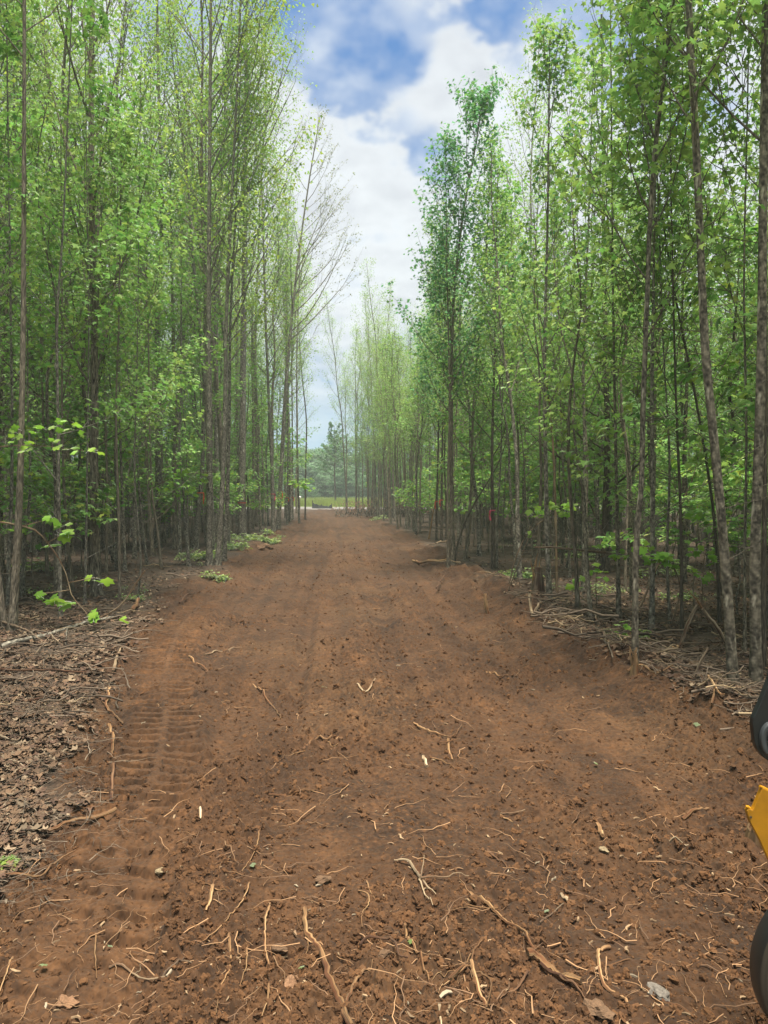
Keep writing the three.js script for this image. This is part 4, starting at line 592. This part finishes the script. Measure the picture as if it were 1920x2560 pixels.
{ // sticks held up in the air, each from its own place on the ground
  const rise = (name, label, cat, pts, w, mat, foot, o = {}) => { const d = -ground(...foot).z; return lying(name, label, cat, pts.map(([x, y, k = 0]) => at(x, y, d - k)), w, mat, { ...o }); };
  rise('stick', 'pale stick rising slantwise out of the litter left of the soil', 'stick', [[254, 1541], [293, 1520], [325, 1483], [345, 1450], [362, 1427]], 5, M.white, [256, 1543], { taper: 0.3 });
  rise('branch', 'level broken branch with a pale tip crossing the upright trunk', 'branch', [[1335, 1368], [1380, 1370], [1440, 1373], [1500, 1380], [1548, 1386]], 5, M.stick, [1548, 1535], { taper: -0.2, side: [], lift: 0 });
  rise('sapling_stem', 'snapped sapling bent into a peak, its near half hanging to the ground', 'broken sapling', [[1743, 1514], [1720, 1560], [1697, 1613], [1655, 1636], [1614, 1655]], 9, M.stick, [1655, 1640], { taper: 0.1 });
  rise('sapling_stem', 'snapped sapling\'s far half slanting down behind the tall leaning trunk', 'broken sapling', [[1756, 1519], [1785, 1560], [1816, 1608], [1830, 1640]], 10, M.stick, [1816, 1640], { taper: 0.1 });
  rise('splinter', 'long bright spike of torn wood on top of the snapped sapling', 'splinter', [[1755, 1518], [1738, 1496], [1715, 1467]], 7, M.fresh, [1700, 1640], { taper: 0.9, part: 'spike' });
  rise('splinter', 'stripped bright wood on the lower near half of the snapped sapling', 'splinter', [[1697, 1612], [1680, 1624], [1658, 1638]], 10, M.fresh, [1655, 1640], { taper: 0.3, part: 'spike' });
  rise('stick', 'grey stick standing slantwise out of the litter before the snapped sapling', 'stick', [[1734, 1697], [1750, 1660], [1771, 1617]], 7, M.stick, [1734, 1699], { taper: 0.2 });
  rise('branch', 'thin mossy branch bowed over between the upright trunk and the pink tape', 'branch', [[1270, 1478], [1282, 1420], [1310, 1350], [1345, 1310], [1380, 1285]], 4, M.stick, [1270, 1480], { side: [[at(1310, 1350, 13.5), at(1330, 1310, 13.5), at(1340, 1285, 13.5)]] });
}
// stones
const STONE = [[0.25, 0.225, 0.195], [0.42, 0.33, 0.2], [0.36, 0.2, 0.11]].map((c) => std(c, { map: soilMap, bumpMap: soilBump, bumpScale: 0.01 }));
for (const [x, y, s, label] of [[962, 2390, 0.02, 'small round stone under the arching brown root'], [1645, 2490, 0.034, 'grey square stone in the lower corner'], [1498, 2534, 0.04, 'long clay-covered stone beside the bottom edge'], [660, 1376, 0.2, 'flat brown rock at the soil edge near the thick taped trunk'], [730, 2458, 0.026, 'pink-brown clay-covered stone beside the longest root'], [808, 2203, 0.03, 'smooth clay stone above the longest root'], [166, 2512, 0.03, 'orange stone in the lower left soil'], [700, 2385, 0.026, 'egg-shaped clay stone between the wavy root and the longest root'], [405, 2188, 0.024, 'pale yellow stone by the tread print'], [1510, 2130, 0.022, 'light clay stone near the rotten wood chunk']]) {
  const g = clodGeos[(x * 7) % 5].clone(); g.scale(s * 1.25, s * 0.9, s);
  tag(mesh('stone', g, /grey/.test(label) ? STONE[0] : /yellow|light/.test(label) ? STONE[1] : /orange|pink/.test(label) ? STONE[2] : M.stone), label, 'stone').position.copy(ground(x, y, s * 0.25)); scene.children[scene.children.length - 1].rotation.y = x;
}

// ------------------------------------------------------------------ stumps
function stump(label, px, py, h, wpx, splinters, mat) {
  const b = ground(px, py), r0 = wpx / 2 * -b.z / FOCAL, t = thing('tree_stump', label, 'tree stump', b), g = new GB(), r = rng(px);
  g.tube([V(0, -0.05, 0), V(0, h * 0.25, 0), V(r0 * 0.1, h * 0.6, 0), V(r0 * 0.15, h, 0)], [r0 * 1.35, r0, r0 * 0.8, r0 * 0.45], 10, true, 0, 0.35); mesh('base', g.build(), mat, t);
  for (let k = 0; k < splinters; k++) { const q = new GB(), a = r() * 6.3, d = r0 * (0.3 + r() * 0.5), p = V(Math.cos(a) * d, h * (0.35 + r() * 0.3), Math.sin(a) * d); q.tube([p, p.clone().add(V((r() - 0.5) * r0, h * 0.35, (r() - 0.5) * r0)), p.clone().add(V((r() - 0.5) * r0 * 2, h * (0.45 + r() * 0.5), (r() - 0.5) * r0 * 2))], [r0 * 0.3, r0 * 0.2, 0.003], 4, true); mesh('splinter', q.build(), M.fresh, t); }
}
stump('pale broken stump with a torn yellow edge at the foot of the upright trunk', 1342, 1490, 0.5, 34, 6, M.stick);
stump('orange splintered stump torn open at the soil bank under the bent pale trunk', 1586, 1698, 0.2, 20, 9, M.fresh);
stump('pale torn stump half hidden behind the bent pale trunk', 1572, 1606, 0.2, 12, 4, M.fresh);
stump('torn pale wood jutting out from behind the yellow plate', 1885, 2100, 0.1, 44, 8, M.fresh);

// ------------------------------------------------------------------ saplings and sprays with large leaves near the soil
const tulip = fan([[0, 0.1, 0], [0.22, 0.02, 0.02], [0.46, 0.1, -0.03], [0.5, 0.32, -0.02], [0.36, 0.42, 0.04], [0.52, 0.78, -0.03], [0.25, 0.78, 0.03], [0.1, 0.84, 0.01], [0, 1, -0.06], [-0.1, 0.84, 0.01], [-0.25, 0.78, 0.03], [-0.52, 0.78, -0.03], [-0.36, 0.42, 0.04], [-0.5, 0.32, -0.02], [-0.46, 0.1, -0.03], [-0.22, 0.02, 0.02]]);
const bigLeaf = [0, 1, 2, 3].map((k) => { const g = new GB(), r = rng(60 + k); g.leaf(tulip, V(0, 0, 0), V(0, 1, 0), V(0, 0, 1), 1, tint(k === 3 ? 'yellow' : 'bright', r)); g.tube([V(0, 0.1, 0), V(0.02, -0.18, 0.06), V(0, -0.4, 0.03)], [0.012, 0.01, 0.012], 3, false); return g.build(true); });
const dullLeaf = [0, 1].map((k) => { const g = new GB(); g.leaf(tulip, V(0, 0, 0), V(0, 1, 0), V(0, 0, 1), 1, k ? [0.16, 0.24, 0.07] : [0.2, 0.26, 0.14]); return g.build(true); });
function spray(name, label, category, stems, depth, clusters, seed, o = {}) {
  const r = rng(seed), b = at(stems[0][0][0], stems[0][0][1], depth), t = thing(name, label, category, b, o.group);
  stems.forEach((s, k) => { const g = new GB(), p = new THREE.CatmullRomCurve3(s.map(([x, y, dz = 0]) => at(x, y, depth + dz).sub(b))).getPoints(14), w = (o.w ?? 5) * (k ? 0.5 : 1) / 2 * depth / FOCAL; g.tube(p, p.map((_, i) => w * (1 - 0.7 * i / 14)), 5, true); mesh(k ? 'side_branch' : 'stem', g.build(), o.mat ?? M.white, t); });
  for (const [x, y, n, wide, size] of clusters) for (let k = 0; k < n; k++) {
    const q = at(x + (r() - 0.5) * wide * 2, y + (r() - 0.5) * wide * 1.1, depth + (r() - 0.5) * wide * 2 * depth / FOCAL).sub(b), m = mesh('leaf', bigLeaf[(r() * 4) | 0], M.leaf, t);
    m.position.copy(q); const s = size * depth / FOCAL * (0.75 + r() * 0.5); m.scale.setScalar(s);
    m.rotation.set(-1.05 + (r() - 0.5) * 1.0 - (r() < 0.4 ? 1.1 : 0), (r() - 0.5) * 1.2, (r() - 0.5) * 4.2, 'YXZ');
  }
  return t;
}
spray('bent_sapling', 'white arched dead-looking branch hung with large bright green leaves', 'sapling', [[[-12, 1303], [0, 1305], [56, 1315], [91, 1327], [117, 1355], [147, 1396], [169, 1446], [176, 1481], [193, 1507], [221, 1526], [234, 1532]], [[56, 1315], [85, 1308], [112, 1300]], [[117, 1357], [140, 1345], [152, 1338]], [[171, 1457], [215, 1448], [250, 1443]], [[173, 1475], [140, 1480], [105, 1484]], [[190, 1505], [210, 1525], [222, 1542]]], 10.2, [[121, 1290, 3, 16, 30], [150, 1318, 3, 14, 22], [158, 1342, 4, 14, 26], [117, 1366, 3, 10, 26], [41, 1329, 1, 3, 26], [246, 1450, 4, 18, 28], [100, 1492, 3, 14, 22], [130, 1503, 3, 12, 22], [165, 1508, 6, 20, 28], [223, 1544, 3, 14, 28], [306, 1552, 2, 10, 22], [222, 1588, 4, 12, 24], [192, 1600, 2, 8, 20], [8, 1590, 2, 10, 20], [45, 1594, 1, 3, 16]], 5, { w: 5.5 });
spray('maple_spray', 'leafy maple branch reaching in from the picture edge across the straight brown trunk', 'branch', [[[-15, 1118], [60, 1113], [140, 1118], [215, 1128]], [[30, 1115], [40, 1098], [60, 1085]], [[150, 1118], [170, 1100], [190, 1080]]], 9.8, [[45, 1092, 7, 34, 20], [120, 1082, 8, 40, 20], [165, 1122, 6, 30, 20], [235, 1128, 3, 14, 18], [55, 1128, 3, 16, 20], [180, 1060, 5, 30, 18]], 6, { w: 3, mat: M.stick });
spray('maple_spray', 'bright leafy maple branch before the dark double stem', 'branch', [[[372, 1226], [420, 1200], [470, 1185], [540, 1180]], [[430, 1198], [440, 1222], [450, 1242]]], 19, [[440, 1190, 10, 30, 17], [470, 1225, 8, 26, 16], [415, 1215, 6, 24, 16], [500, 1195, 6, 26, 15], [540, 1190, 5, 20, 14]], 7, { w: 3, mat: M.stick });
spray('maple_spray', 'leafy branch drooping over the trail before the meadow', 'branch', [[[716, 1215], [738, 1212], [760, 1214], [780, 1224]]], 36, [[735, 1210, 8, 16, 10], [758, 1213, 8, 14, 10], [774, 1221, 5, 10, 10]], 8, { w: 2, mat: M.stick });
spray('maple_spray', 'light green leafy twigs sprouting on the upright trunk above the level broken branch', 'branch', [[[1270, 1478], [1300, 1400], [1335, 1320], [1380, 1278], [1430, 1268]], [[1335, 1320], [1345, 1300], [1345, 1282]]], 13, [[1345, 1282, 8, 22, 17], [1395, 1275, 9, 26, 17], [1425, 1272, 7, 18, 17], [1380, 1262, 4, 14, 16], [1318, 1335, 2, 8, 12]], 9, { w: 3, mat: M.stick });
spray('maple_spray', 'green leaf spray at the end of the level broken branch', 'branch', [[[1500, 1392], [1540, 1384], [1590, 1386]]], 11.2, [[1528, 1382, 7, 24, 20], [1560, 1386, 5, 20, 20], [1500, 1372, 2, 10, 18]], 10, { w: 3, mat: M.stick });
spray('maple_sapling', 'sapling with bright maple leaves fanning out behind the bent pale trunk', 'sapling', [[[1680, 1560], [1700, 1480], [1690, 1430], [1655, 1400], [1625, 1404]], [[1690, 1430], [1675, 1400], [1650, 1390]], [[1690, 1425], [1665, 1415], [1600, 1400]]], 10, [[1630, 1402, 8, 22, 24], [1665, 1398, 9, 24, 24], [1610, 1370, 6, 20, 22], [1688, 1412, 4, 12, 22]], 11, { w: 4, mat: M.stick });
spray('maple_sapling', 'sapling with soft green leaves between the snapped one and the tall leaning trunk', 'sapling', [[[1752, 1600], [1756, 1480], [1760, 1400], [1765, 1380]], [[1758, 1440], [1775, 1420], [1785, 1412]]], 10.5, [[1750, 1384, 7, 24, 20], [1778, 1402, 6, 18, 20], [1755, 1440, 6, 20, 20], [1780, 1445, 3, 12, 18], [1740, 1290, 5, 24, 18], [1730, 1150, 9, 34, 20], [1790, 1160, 4, 16, 24]], 12, { w: 3.5, mat: M.stick });
spray('maple_sapling', 'small sapling with pale leaves at the soil edge before the broken stump\'s bank', 'sapling', [[[1494, 1560], [1490, 1480], [1492, 1430], [1498, 1412]]], 12.2, [[1492, 1424, 7, 18, 17], [1430, 1462, 7, 24, 16], [1452, 1450, 4, 14, 15], [1500, 1450, 3, 14, 14]], 13, { w: 3, mat: M.stick });
spray('maple_sapling', 'leafy twigs low beside the foot of the bent pale trunk', 'sapling', [[[1560, 1660], [1556, 1600], [1552, 1560]]], 9, [[1556, 1588, 5, 14, 17], [1545, 1618, 5, 22, 17], [1558, 1560, 4, 18, 17], [1572, 1634, 4, 12, 16]], 14, { w: 3, mat: M.stick });
spray('leafy_twig', 'fresh green twig lying crushed at the picture edge on the litter', 'twig', [[[-10, 2200], [20, 2178], [60, 2170]]], 4.05, [[12, 2172, 5, 20, 34], [40, 2188, 3, 14, 26]], 15, { w: 4, mat: M.stick });
// single green leaves dropped on the soil
[[1747, 1816, 22, 'torn green leaf lying on the bank left of the black plate'], [1494, 1917, 14, 'small green leaf lying alone in the middle of the right-hand soil'], [812, 1725, 20, 'wilted green leaf in the upper middle of the soil'], [748, 2425, 22, 'grey-green leaf lying beside the longest root'], [627, 2168, 22, 'narrow green leaf standing in the clods left of the middle'], [1030, 2382, 18, 'yellow-green leaf tucked against a thin tan root'], [282, 2358, 22, 'green leaf scrap in the lower tread print'], [112, 2424, 28, 'crumpled green leaf in the lower left soil'], [1360, 2291, 20, 'green leaf scrap by the thin straight stick']].forEach(([x, y, s, label], k) => {
  const p = ground(x, y, 0.02), m = tag(mesh('fallen_green_leaf', dullLeaf[k % 2], M.leaf), label, 'leaf'); m.position.copy(p); m.scale.setScalar(0.75 * s * -p.z / FOCAL); m.rotation.set(-1.2, k * 1.3, 0.4, 'YXZ');
});

// ------------------------------------------------------------------ surveyors' tapes tied round trunks
const TAPE = { orange: std([0.66, 0.11, 0.035], { roughness: 0.45 }), red: std([0.55, 0.07, 0.05], { roughness: 0.45 }), pink: std([0.64, 0.09, 0.16], { roughness: 0.45 }), amber: std([0.75, 0.25, 0.04], { roughness: 0.5 }) };
function tape(tree, px, py, colour, side, tail, label, upTo) {
  const p = at(px, py, tree.d), y = p.y - tree.b.y; let c = V(0, y, 0);
  for (let k = 1; k < tree.path.length; k++) if (tree.path[k].y >= y) { c = tree.path[k - 1].clone().lerp(tree.path[k], (y - tree.path[k - 1].y) / (tree.path[k].y - tree.path[k - 1].y)); break; }
  const r = tree.r * 1.02 + 0.006, o = c.clone().add(tree.b), t = thing('marking_tape', label, 'marking tape', o), w = 0.016;
  const ring = new THREE.LatheGeometry([new THREE.Vector2(r, -w), new THREE.Vector2(r + 0.004, -w), new THREE.Vector2(r + 0.004, w), new THREE.Vector2(r, w), new THREE.Vector2(r, -w)], 16); mesh('band', ring, TAPE[colour], t);
  const strip = (len, dir) => { const pts = []; for (let k = 0; k <= 8; k++) pts.push(V(side * (r + 0.004 + Math.sin(k * 0.5) * 0.012), -dir * len * k / 8, r * 0.55 + Math.sin(k * 0.9 + px) * 0.012)); const g = new THREE.BufferGeometry(), P = [], I = []; pts.forEach((q, k) => { for (const [a, b] of [[-1, -1], [1, -1], [1, 1], [-1, 1]]) P.push(q.x + a * 0.022, q.y, q.z + b * 0.002 + a * 0.008 * Math.sin(k)); if (k) for (let s = 0; s < 4; s++) { const i = (k - 1) * 4 + s, j = (k - 1) * 4 + (s + 1) % 4; I.push(i, j, i + 4, j, j + 4, i + 4); } }); g.setAttribute('position', new THREE.Float32BufferAttribute(P, 3)); g.setIndex(I); g.computeVertexNormals(); mesh('tail', g, TAPE[colour], t); };
  if (tail) strip(tail * tree.d / FOCAL, 1); if (upTo) strip(upTo * tree.d / FOCAL, -1);
}
tape(T.l7, 500, 1232, 'orange', 1, 28, 'orange tape with a long tail on the leaning trunk behind the three pale ones');
tape(T.l4, 605, 1257, 'red', 1, 0, 'faded red tape band round the thick pale trunk');
tape(T.l5, 681, 1235, 'pink', 1, 18, 'pink-red tape with a tail on the grey trunk of the close pair');
tape(T.l5b, 697, 1245, 'orange', 1, 17, 'orange tape with one end up and one down on the dark leaning tree', 18);
tape(T.l6d, 719, 1244, 'red', 1, 10, 'small red tape on the thin stem behind the dark leaning tree');
tape(T.l6c, 731, 1243, 'red', 1, 10, 'small red tape on the thin stem nearest the meadow');
tape(T.r19, 1092, 1254, 'red', -1, 18, 'red tape on the stem behind the stripped leaning pole');
tape(T.r20, 1104, 1250, 'red', -1, 16, 'red tape on the second dark stem by the stripped leaning pole');
tape(T.r8, 1232, 1276, 'pink', -1, 25, 'bright pink tape hanging on the dark mossy trunk');

// ------------------------------------------------------------------ the far end: fence, post, brush, tree line, pines
{
  const a = ground(781, 1271), b = ground(829, 1271); const t = thing('silt_fence', 'black sagging silt fence lying at the end of the trail before the gravel', 'silt fence', a), fab = std([0.014, 0.016, 0.018], { roughness: 1 });
  const n = 22, P = [], I = [], w = b.x - a.x; for (let k = 0; k <= n; k++) { const u = k / n, top = 0.62 - 0.38 * Math.sin(Math.min(1, u * 1.4) * Math.PI * 0.5) + 0.1 * n3(u * 7, 2.2) + (u > 0.9 ? 0.12 : 0), z = 0.25 * n3(u * 4, 5.5); for (const [y, dz] of [[-0.05, 0.3], [top * 0.5, 0.12 + 0.1 * n3(u * 9, 1)], [top, 0], [top, -0.02], [-0.05, -0.1]]) P.push(u * w, y, z + dz); if (k) for (let s = 0; s < 4; s++) { const i = (k - 1) * 5 + s; I.push(i, i + 1, i + 5, i + 1, i + 6, i + 5); } }
  const g = new THREE.BufferGeometry(); g.setAttribute('position', new THREE.Float32BufferAttribute(P, 3)); g.setIndex(I); g.computeVertexNormals(); mesh('fabric', g, fab, t);
  for (const [u, h] of [[0, 0.85], [0.45, 0.42], [1, 0.52]]) { const q = new GB(); q.tube([V(u * w, -0.1, -0.03), V(u * w + 0.03, h, -0.03)], [0.05, 0.05], 6, true); mesh('post', q.build(), M.dark, t); }
  const p = ground(750, 1272); const m = thing('marker_post', 'thin pole with a white knob standing at the edge of the gravel', 'marker post', p), pg = new GB(); pg.tube([V(0, -0.1, 0), V(0, 1.15, 0)], [0.03, 0.025], 6, true); mesh('pole', pg.build(), M.stick, m); const kn = mesh('knob', new THREE.SphereGeometry(0.13, 12, 10), std([0.8, 0.8, 0.78], { roughness: 0.5 }), m); kn.position.y = 1.2;
}
{
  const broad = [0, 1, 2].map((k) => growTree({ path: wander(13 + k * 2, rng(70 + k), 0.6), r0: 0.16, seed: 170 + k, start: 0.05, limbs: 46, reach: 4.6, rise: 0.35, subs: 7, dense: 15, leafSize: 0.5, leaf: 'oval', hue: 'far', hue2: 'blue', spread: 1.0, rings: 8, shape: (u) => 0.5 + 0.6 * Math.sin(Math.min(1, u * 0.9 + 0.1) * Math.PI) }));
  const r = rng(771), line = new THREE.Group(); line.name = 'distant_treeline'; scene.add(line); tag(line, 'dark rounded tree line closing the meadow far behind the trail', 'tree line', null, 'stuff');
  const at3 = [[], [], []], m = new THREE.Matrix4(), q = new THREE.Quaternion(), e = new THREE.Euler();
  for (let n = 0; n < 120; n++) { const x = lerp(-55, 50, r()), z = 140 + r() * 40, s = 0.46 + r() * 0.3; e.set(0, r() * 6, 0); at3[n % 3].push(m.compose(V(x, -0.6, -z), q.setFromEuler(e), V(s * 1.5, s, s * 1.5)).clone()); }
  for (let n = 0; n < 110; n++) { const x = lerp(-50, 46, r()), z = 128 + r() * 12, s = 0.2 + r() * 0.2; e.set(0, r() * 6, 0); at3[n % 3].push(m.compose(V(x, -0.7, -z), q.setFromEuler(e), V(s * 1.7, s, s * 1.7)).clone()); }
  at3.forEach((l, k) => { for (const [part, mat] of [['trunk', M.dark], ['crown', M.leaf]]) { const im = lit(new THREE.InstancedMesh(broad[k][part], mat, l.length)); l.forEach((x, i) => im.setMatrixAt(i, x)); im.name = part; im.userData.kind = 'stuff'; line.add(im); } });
  const pine = (label, px, base, top, d, seed) => { const b = at(px, base, d); b.y = height(b.x, b.z); const h = at(px, top, d).y - b.y, geo = growTree({ path: wander(h, rng(seed), 0.4), r0: 0.14, seed, start: 0.35, limbs: 24, reach: h * 0.2, rise: 0.3, curl: 0.12, subs: 4, dense: 16, leafSize: 0.26, leaf: 'oval', hue: 'far', spread: 0.35, flat: 2.4, rings: 10 }); plant('pine_tree', label, 'pine tree', geo, b, M.dark); };
  pine('pine with open tufted branches at the far bend of the trail', 838, 1262, 1062, 92, 31);
}
{ // cut brush heaped along the far bend
  const brush = thing('brush_pile', 'heap of cut dark brush with dry leaves along the far right bend', 'brush pile', ground(940, 1292)), r = rng(99), g = new GB(), f = new GB();
  for (let k = 0; k < 260; k++) { const u = r(), p = V(lerp(-3, 5.5, u), r() * 0.2, (r() - 0.5) * 2.4 - Math.abs(u - 0.4) * 2), d = V((r() - 0.5) * 1.6, r() * 0.9, (r() - 0.5) * 1.4); g.tube([p, p.clone().addScaledVector(d, 0.5), p.clone().add(d).add(V(0, -0.1, 0))], [0.025, 0.018, 0.008], 4, false); if (r() < 0.6) for (let j = 0; j < 5; j++) { const tip = V(r() - 0.5, r() - 0.7, r() - 0.5).normalize(), no = V(tip.z, 0.2, -tip.x).normalize(); const q = p.clone().add(d); q.x += (r() - 0.5) * 0.4; q.y += (r() - 0.3) * 0.5; f.leaf(LEAF.three, q, tip, no, 0.13, [0.26 + r() * 0.1, 0.2, 0.14]); } }
  mesh('stems', g.build(), M.dark, brush).userData.kind = 'stuff'; mesh('dry_leaves', f.build(true), M.leaf, brush).userData.kind = 'stuff';
}

// ------------------------------------------------------------------ the machine at the picture's edge: black lift arm with pin, yellow plate, black tyre
{
  const D = 2.5, o = V(1.62, 0, -2.55), t = thing('construction_machine', 'machine reaching in at the edge with black pinned arm, yellow plate and black tyre', 'machine', o);
  const grime = texture(256, 256, (u, v) => { const k = 0.84 + tile(u, v, 6, 9.9, 5) * 0.4, d = smooth(0.22, 0.4, tile(u, v, 9, 3.1, 4)) * 0.5; return [lerp(k, 0.62, d), lerp(k * 0.98, 0.5, d), lerp(k * 0.95, 0.42, d)]; }, true);
  const black = std([0.014, 0.018, 0.022], { roughness: 0.42, map: grime }), yellow = std([0.62, 0.30, 0.008], { roughness: 0.42, map: grime }), steel = std([0.16, 0.17, 0.18], { roughness: 0.35, metalness: 0.7 }), dull = std([0.045, 0.052, 0.058], { roughness: 0.4 }), rubber = std([0.034, 0.038, 0.042], { roughness: 0.4, map: grime });
  const local = (x, y, d) => { const p = at(x, y, d); return [p.x - o.x, p.y - o.y]; };
  const plate = (name, pts, d, depth, mat, bevel = 0.006) => { const s = new THREE.Shape(pts.map(([x, y]) => new THREE.Vector2(...local(x, y, d + depth)))); const g = new THREE.ExtrudeGeometry(s, { depth, bevelEnabled: true, bevelSize: bevel, bevelThickness: bevel, bevelSegments: 3, curveSegments: 10 }); const m = mesh(name, g, mat, t); m.position.z = -d - o.z - depth; return m; };
  const arm = plate('lift_arm', [[1925, 1664], [1917, 1697], [1896, 1752], [1878, 1792], [1876, 1806], [1880, 1848], [1886, 1866], [1899, 1884], [1920, 1899], [1960, 1908], [2020, 1880], [2050, 1780], [2130, 1500], [2060, 1460], [1960, 1560]], D, 0.02, black, 0.003);
  const pc = local(1917, 1842, D), rim = mesh('pin_collar', new THREE.LatheGeometry([[0.024, 0.0], [0.024, 0.012], [0.052, 0.016], [0.058, 0.01], [0.06, -0.02], [0.06, -0.04]].map(([a, b]) => new THREE.Vector2(a, b)), 40), dull, arm);
  rim.rotation.x = Math.PI / 2; rim.position.set(pc[0] + 0.008, pc[1] - 0.005, 0.024); rim.scale.set(0.62, 1, 1);
  const pin = mesh('pin', new THREE.CylinderGeometry(0.011, 0.012, 0.03, 20), steel, arm); pin.rotation.x = Math.PI / 2; pin.position.set(pc[0] + 0.004, pc[1] - 0.012, 0.03);
  const well = mesh('pin_hole', new THREE.CylinderGeometry(0.024, 0.024, 0.012, 28), std([0.006, 0.006, 0.007]), arm); well.rotation.x = Math.PI / 2; well.scale.x = 0.62; well.position.set(pc[0] + 0.008, pc[1] - 0.005, 0.034);
  const side = plate('side_plate', [[1901, 1967], [1920, 1976], [2040, 2020], [2080, 2200], [2010, 2290], [1921, 2152], [1911, 2130], [1893, 2090], [1872, 2052], [1864, 2030], [1863, 2022], [1866, 2018], [1876, 2022], [1881, 2014], [1890, 1992]], D - 0.02, 0.016, yellow, 0.002);
  const hc = local(1876, 2042, D - 0.02), hole = mesh('bolt', new THREE.CylinderGeometry(0.004, 0.004, 0.006, 10), M.dark, side); hole.rotation.x = Math.PI / 2; hole.position.set(hc[0], hc[1], 0.017);
  const lip = (a, b, k) => { const p = local(...a, D - 0.02), q = local(...b, D - 0.02), g = new GB(); g.tube([V(p[0], p[1], 0.01), V((p[0] + q[0]) / 2, (p[1] + q[1]) / 2 + k, 0.011), V(q[0], q[1], 0.01)], [0.005, 0.006, 0.005], 8, true); mesh('edge_bead', g.build(), yellow, side); };
  lip([1901, 1967], [1922, 1977], 0); lip([1866, 2018], [1877, 2023], 0.002);
  // tyre lying with its side to the camera
  const tc = at(2140, 2436, 2.62), R = 0.353, prof = [[0.2, -0.05], [0.205, 0.03], [0.23, 0.05], [0.262, 0.056], [0.266, 0.061], [0.272, 0.061], [0.276, 0.057], [0.31, 0.055], [0.326, 0.05], [0.329, 0.052], [0.338, 0.046], [0.347, 0.03], [R, 0.005], [R, -0.05], [0.34, -0.07], [0.25, -0.08], [0.2, -0.07]].map(([a, b]) => new THREE.Vector2(a, b));
  const tyre = mesh('tyre', new THREE.LatheGeometry(prof, 120), rubber, t); tyre.rotation.set(Math.PI / 2, 0, 0.05); tyre.position.set(tc.x - o.x, tc.y - o.y, tc.z - o.z);
  for (let k = 0; k < 24; k++) for (const w of [-0.014, 0, 0.014]) { const a = k / 24 * Math.PI * 2 + w + 0.12, g = new GB(); g.tube([V(0.232, 0.051, 0), V(0.29, 0.056, 0), V(0.326, 0.05, 0)], [0.0015, 0.002, 0.0015], 4, true); mesh('sidewall_rib', g.build(), rubber, tyre).rotation.y = a; }
  const band = mesh('worn_rim_band', new THREE.LatheGeometry([[0.331, 0.0525], [0.34, 0.0465], [0.3495, 0.03], [0.3488, 0.0295], [0.339, 0.045], [0.3305, 0.0512], [0.331, 0.0525]].map(([a, b]) => new THREE.Vector2(a, b)), 120), std([0.12, 0.105, 0.085], { map: grime }), tyre);
  const wheel = mesh('wheel_disc', new THREE.LatheGeometry([[0, 0.02], [0.05, 0.03], [0.07, 0.0], [0.17, -0.02], [0.2, 0.05], [0.207, 0.05], [0.2, -0.06], [0, -0.05]].map(([a, b]) => new THREE.Vector2(a, b)), 48), black, t); wheel.rotation.copy(tyre.rotation); wheel.position.copy(tyre.position);
  // what carries them, standing beyond the picture's edge
  const bar = (name, pts, r, mat) => { const g = new GB(), p = pts.map(([x, y, z]) => V(x - o.x, y - o.y, z - o.z)); g.tube(p, p.map(() => r), 16, true); return mesh(name, g.build(), mat, t); };
  const box = (name, x0, x1, y0, y1, z0, z1, mat, cut = 0) => { const s = new THREE.Shape([[x0, y0], [x1, y0], [x1, y1], [x0 + cut, y1], [x0, y1 - cut * 0.8]].map(([x, y]) => new THREE.Vector2(x - o.x, y))); const g = new THREE.ExtrudeGeometry(s, { depth: z1 - z0, bevelEnabled: true, bevelSize: 0.02, bevelThickness: 0.02, bevelSegments: 3 }); const m = mesh(name, g, mat, t); m.position.z = z0 - o.z; return m; };
  bar('axle_beam', [[tc.x, tc.y, -2.62], [tc.x, tc.y, -2.9], [2.3, tc.y, -2.95]], 0.05, black);
  bar('link', [[1.64, 1.2, -2.53], [1.78, 0.95, -2.55], [2.15, 0.72, -2.7]], 0.045, black);
  bar('plate_arm', [[1.5, 0.82, -2.535], [1.75, 0.78, -2.6], [2.2, 0.68, -2.8]], 0.035, yellow);
  bar('boom', [[1.62, 1.66, -2.52], [2.05, 1.5, -2.6], [2.6, 0.95, -2.8]], 0.06, black);
  box('chassis', 2.08, 3.7, 0.36, 0.98, -3.7, -2.7, yellow, 0.3);
  box('engine_hood', 2.75, 3.65, 1.02, 1.5, -3.6, -2.8, black, 0.2);
  for (const [x, z] of [[3.35, -2.62], [3.35, -3.78], [2.5, -3.78]]) { const c = tyre.clone(); t.add(c); c.position.set(x - o.x, R, z - o.z); const d = wheel.clone(); t.add(d); d.position.copy(c.position); }
}
renderer.render(scene, camera);
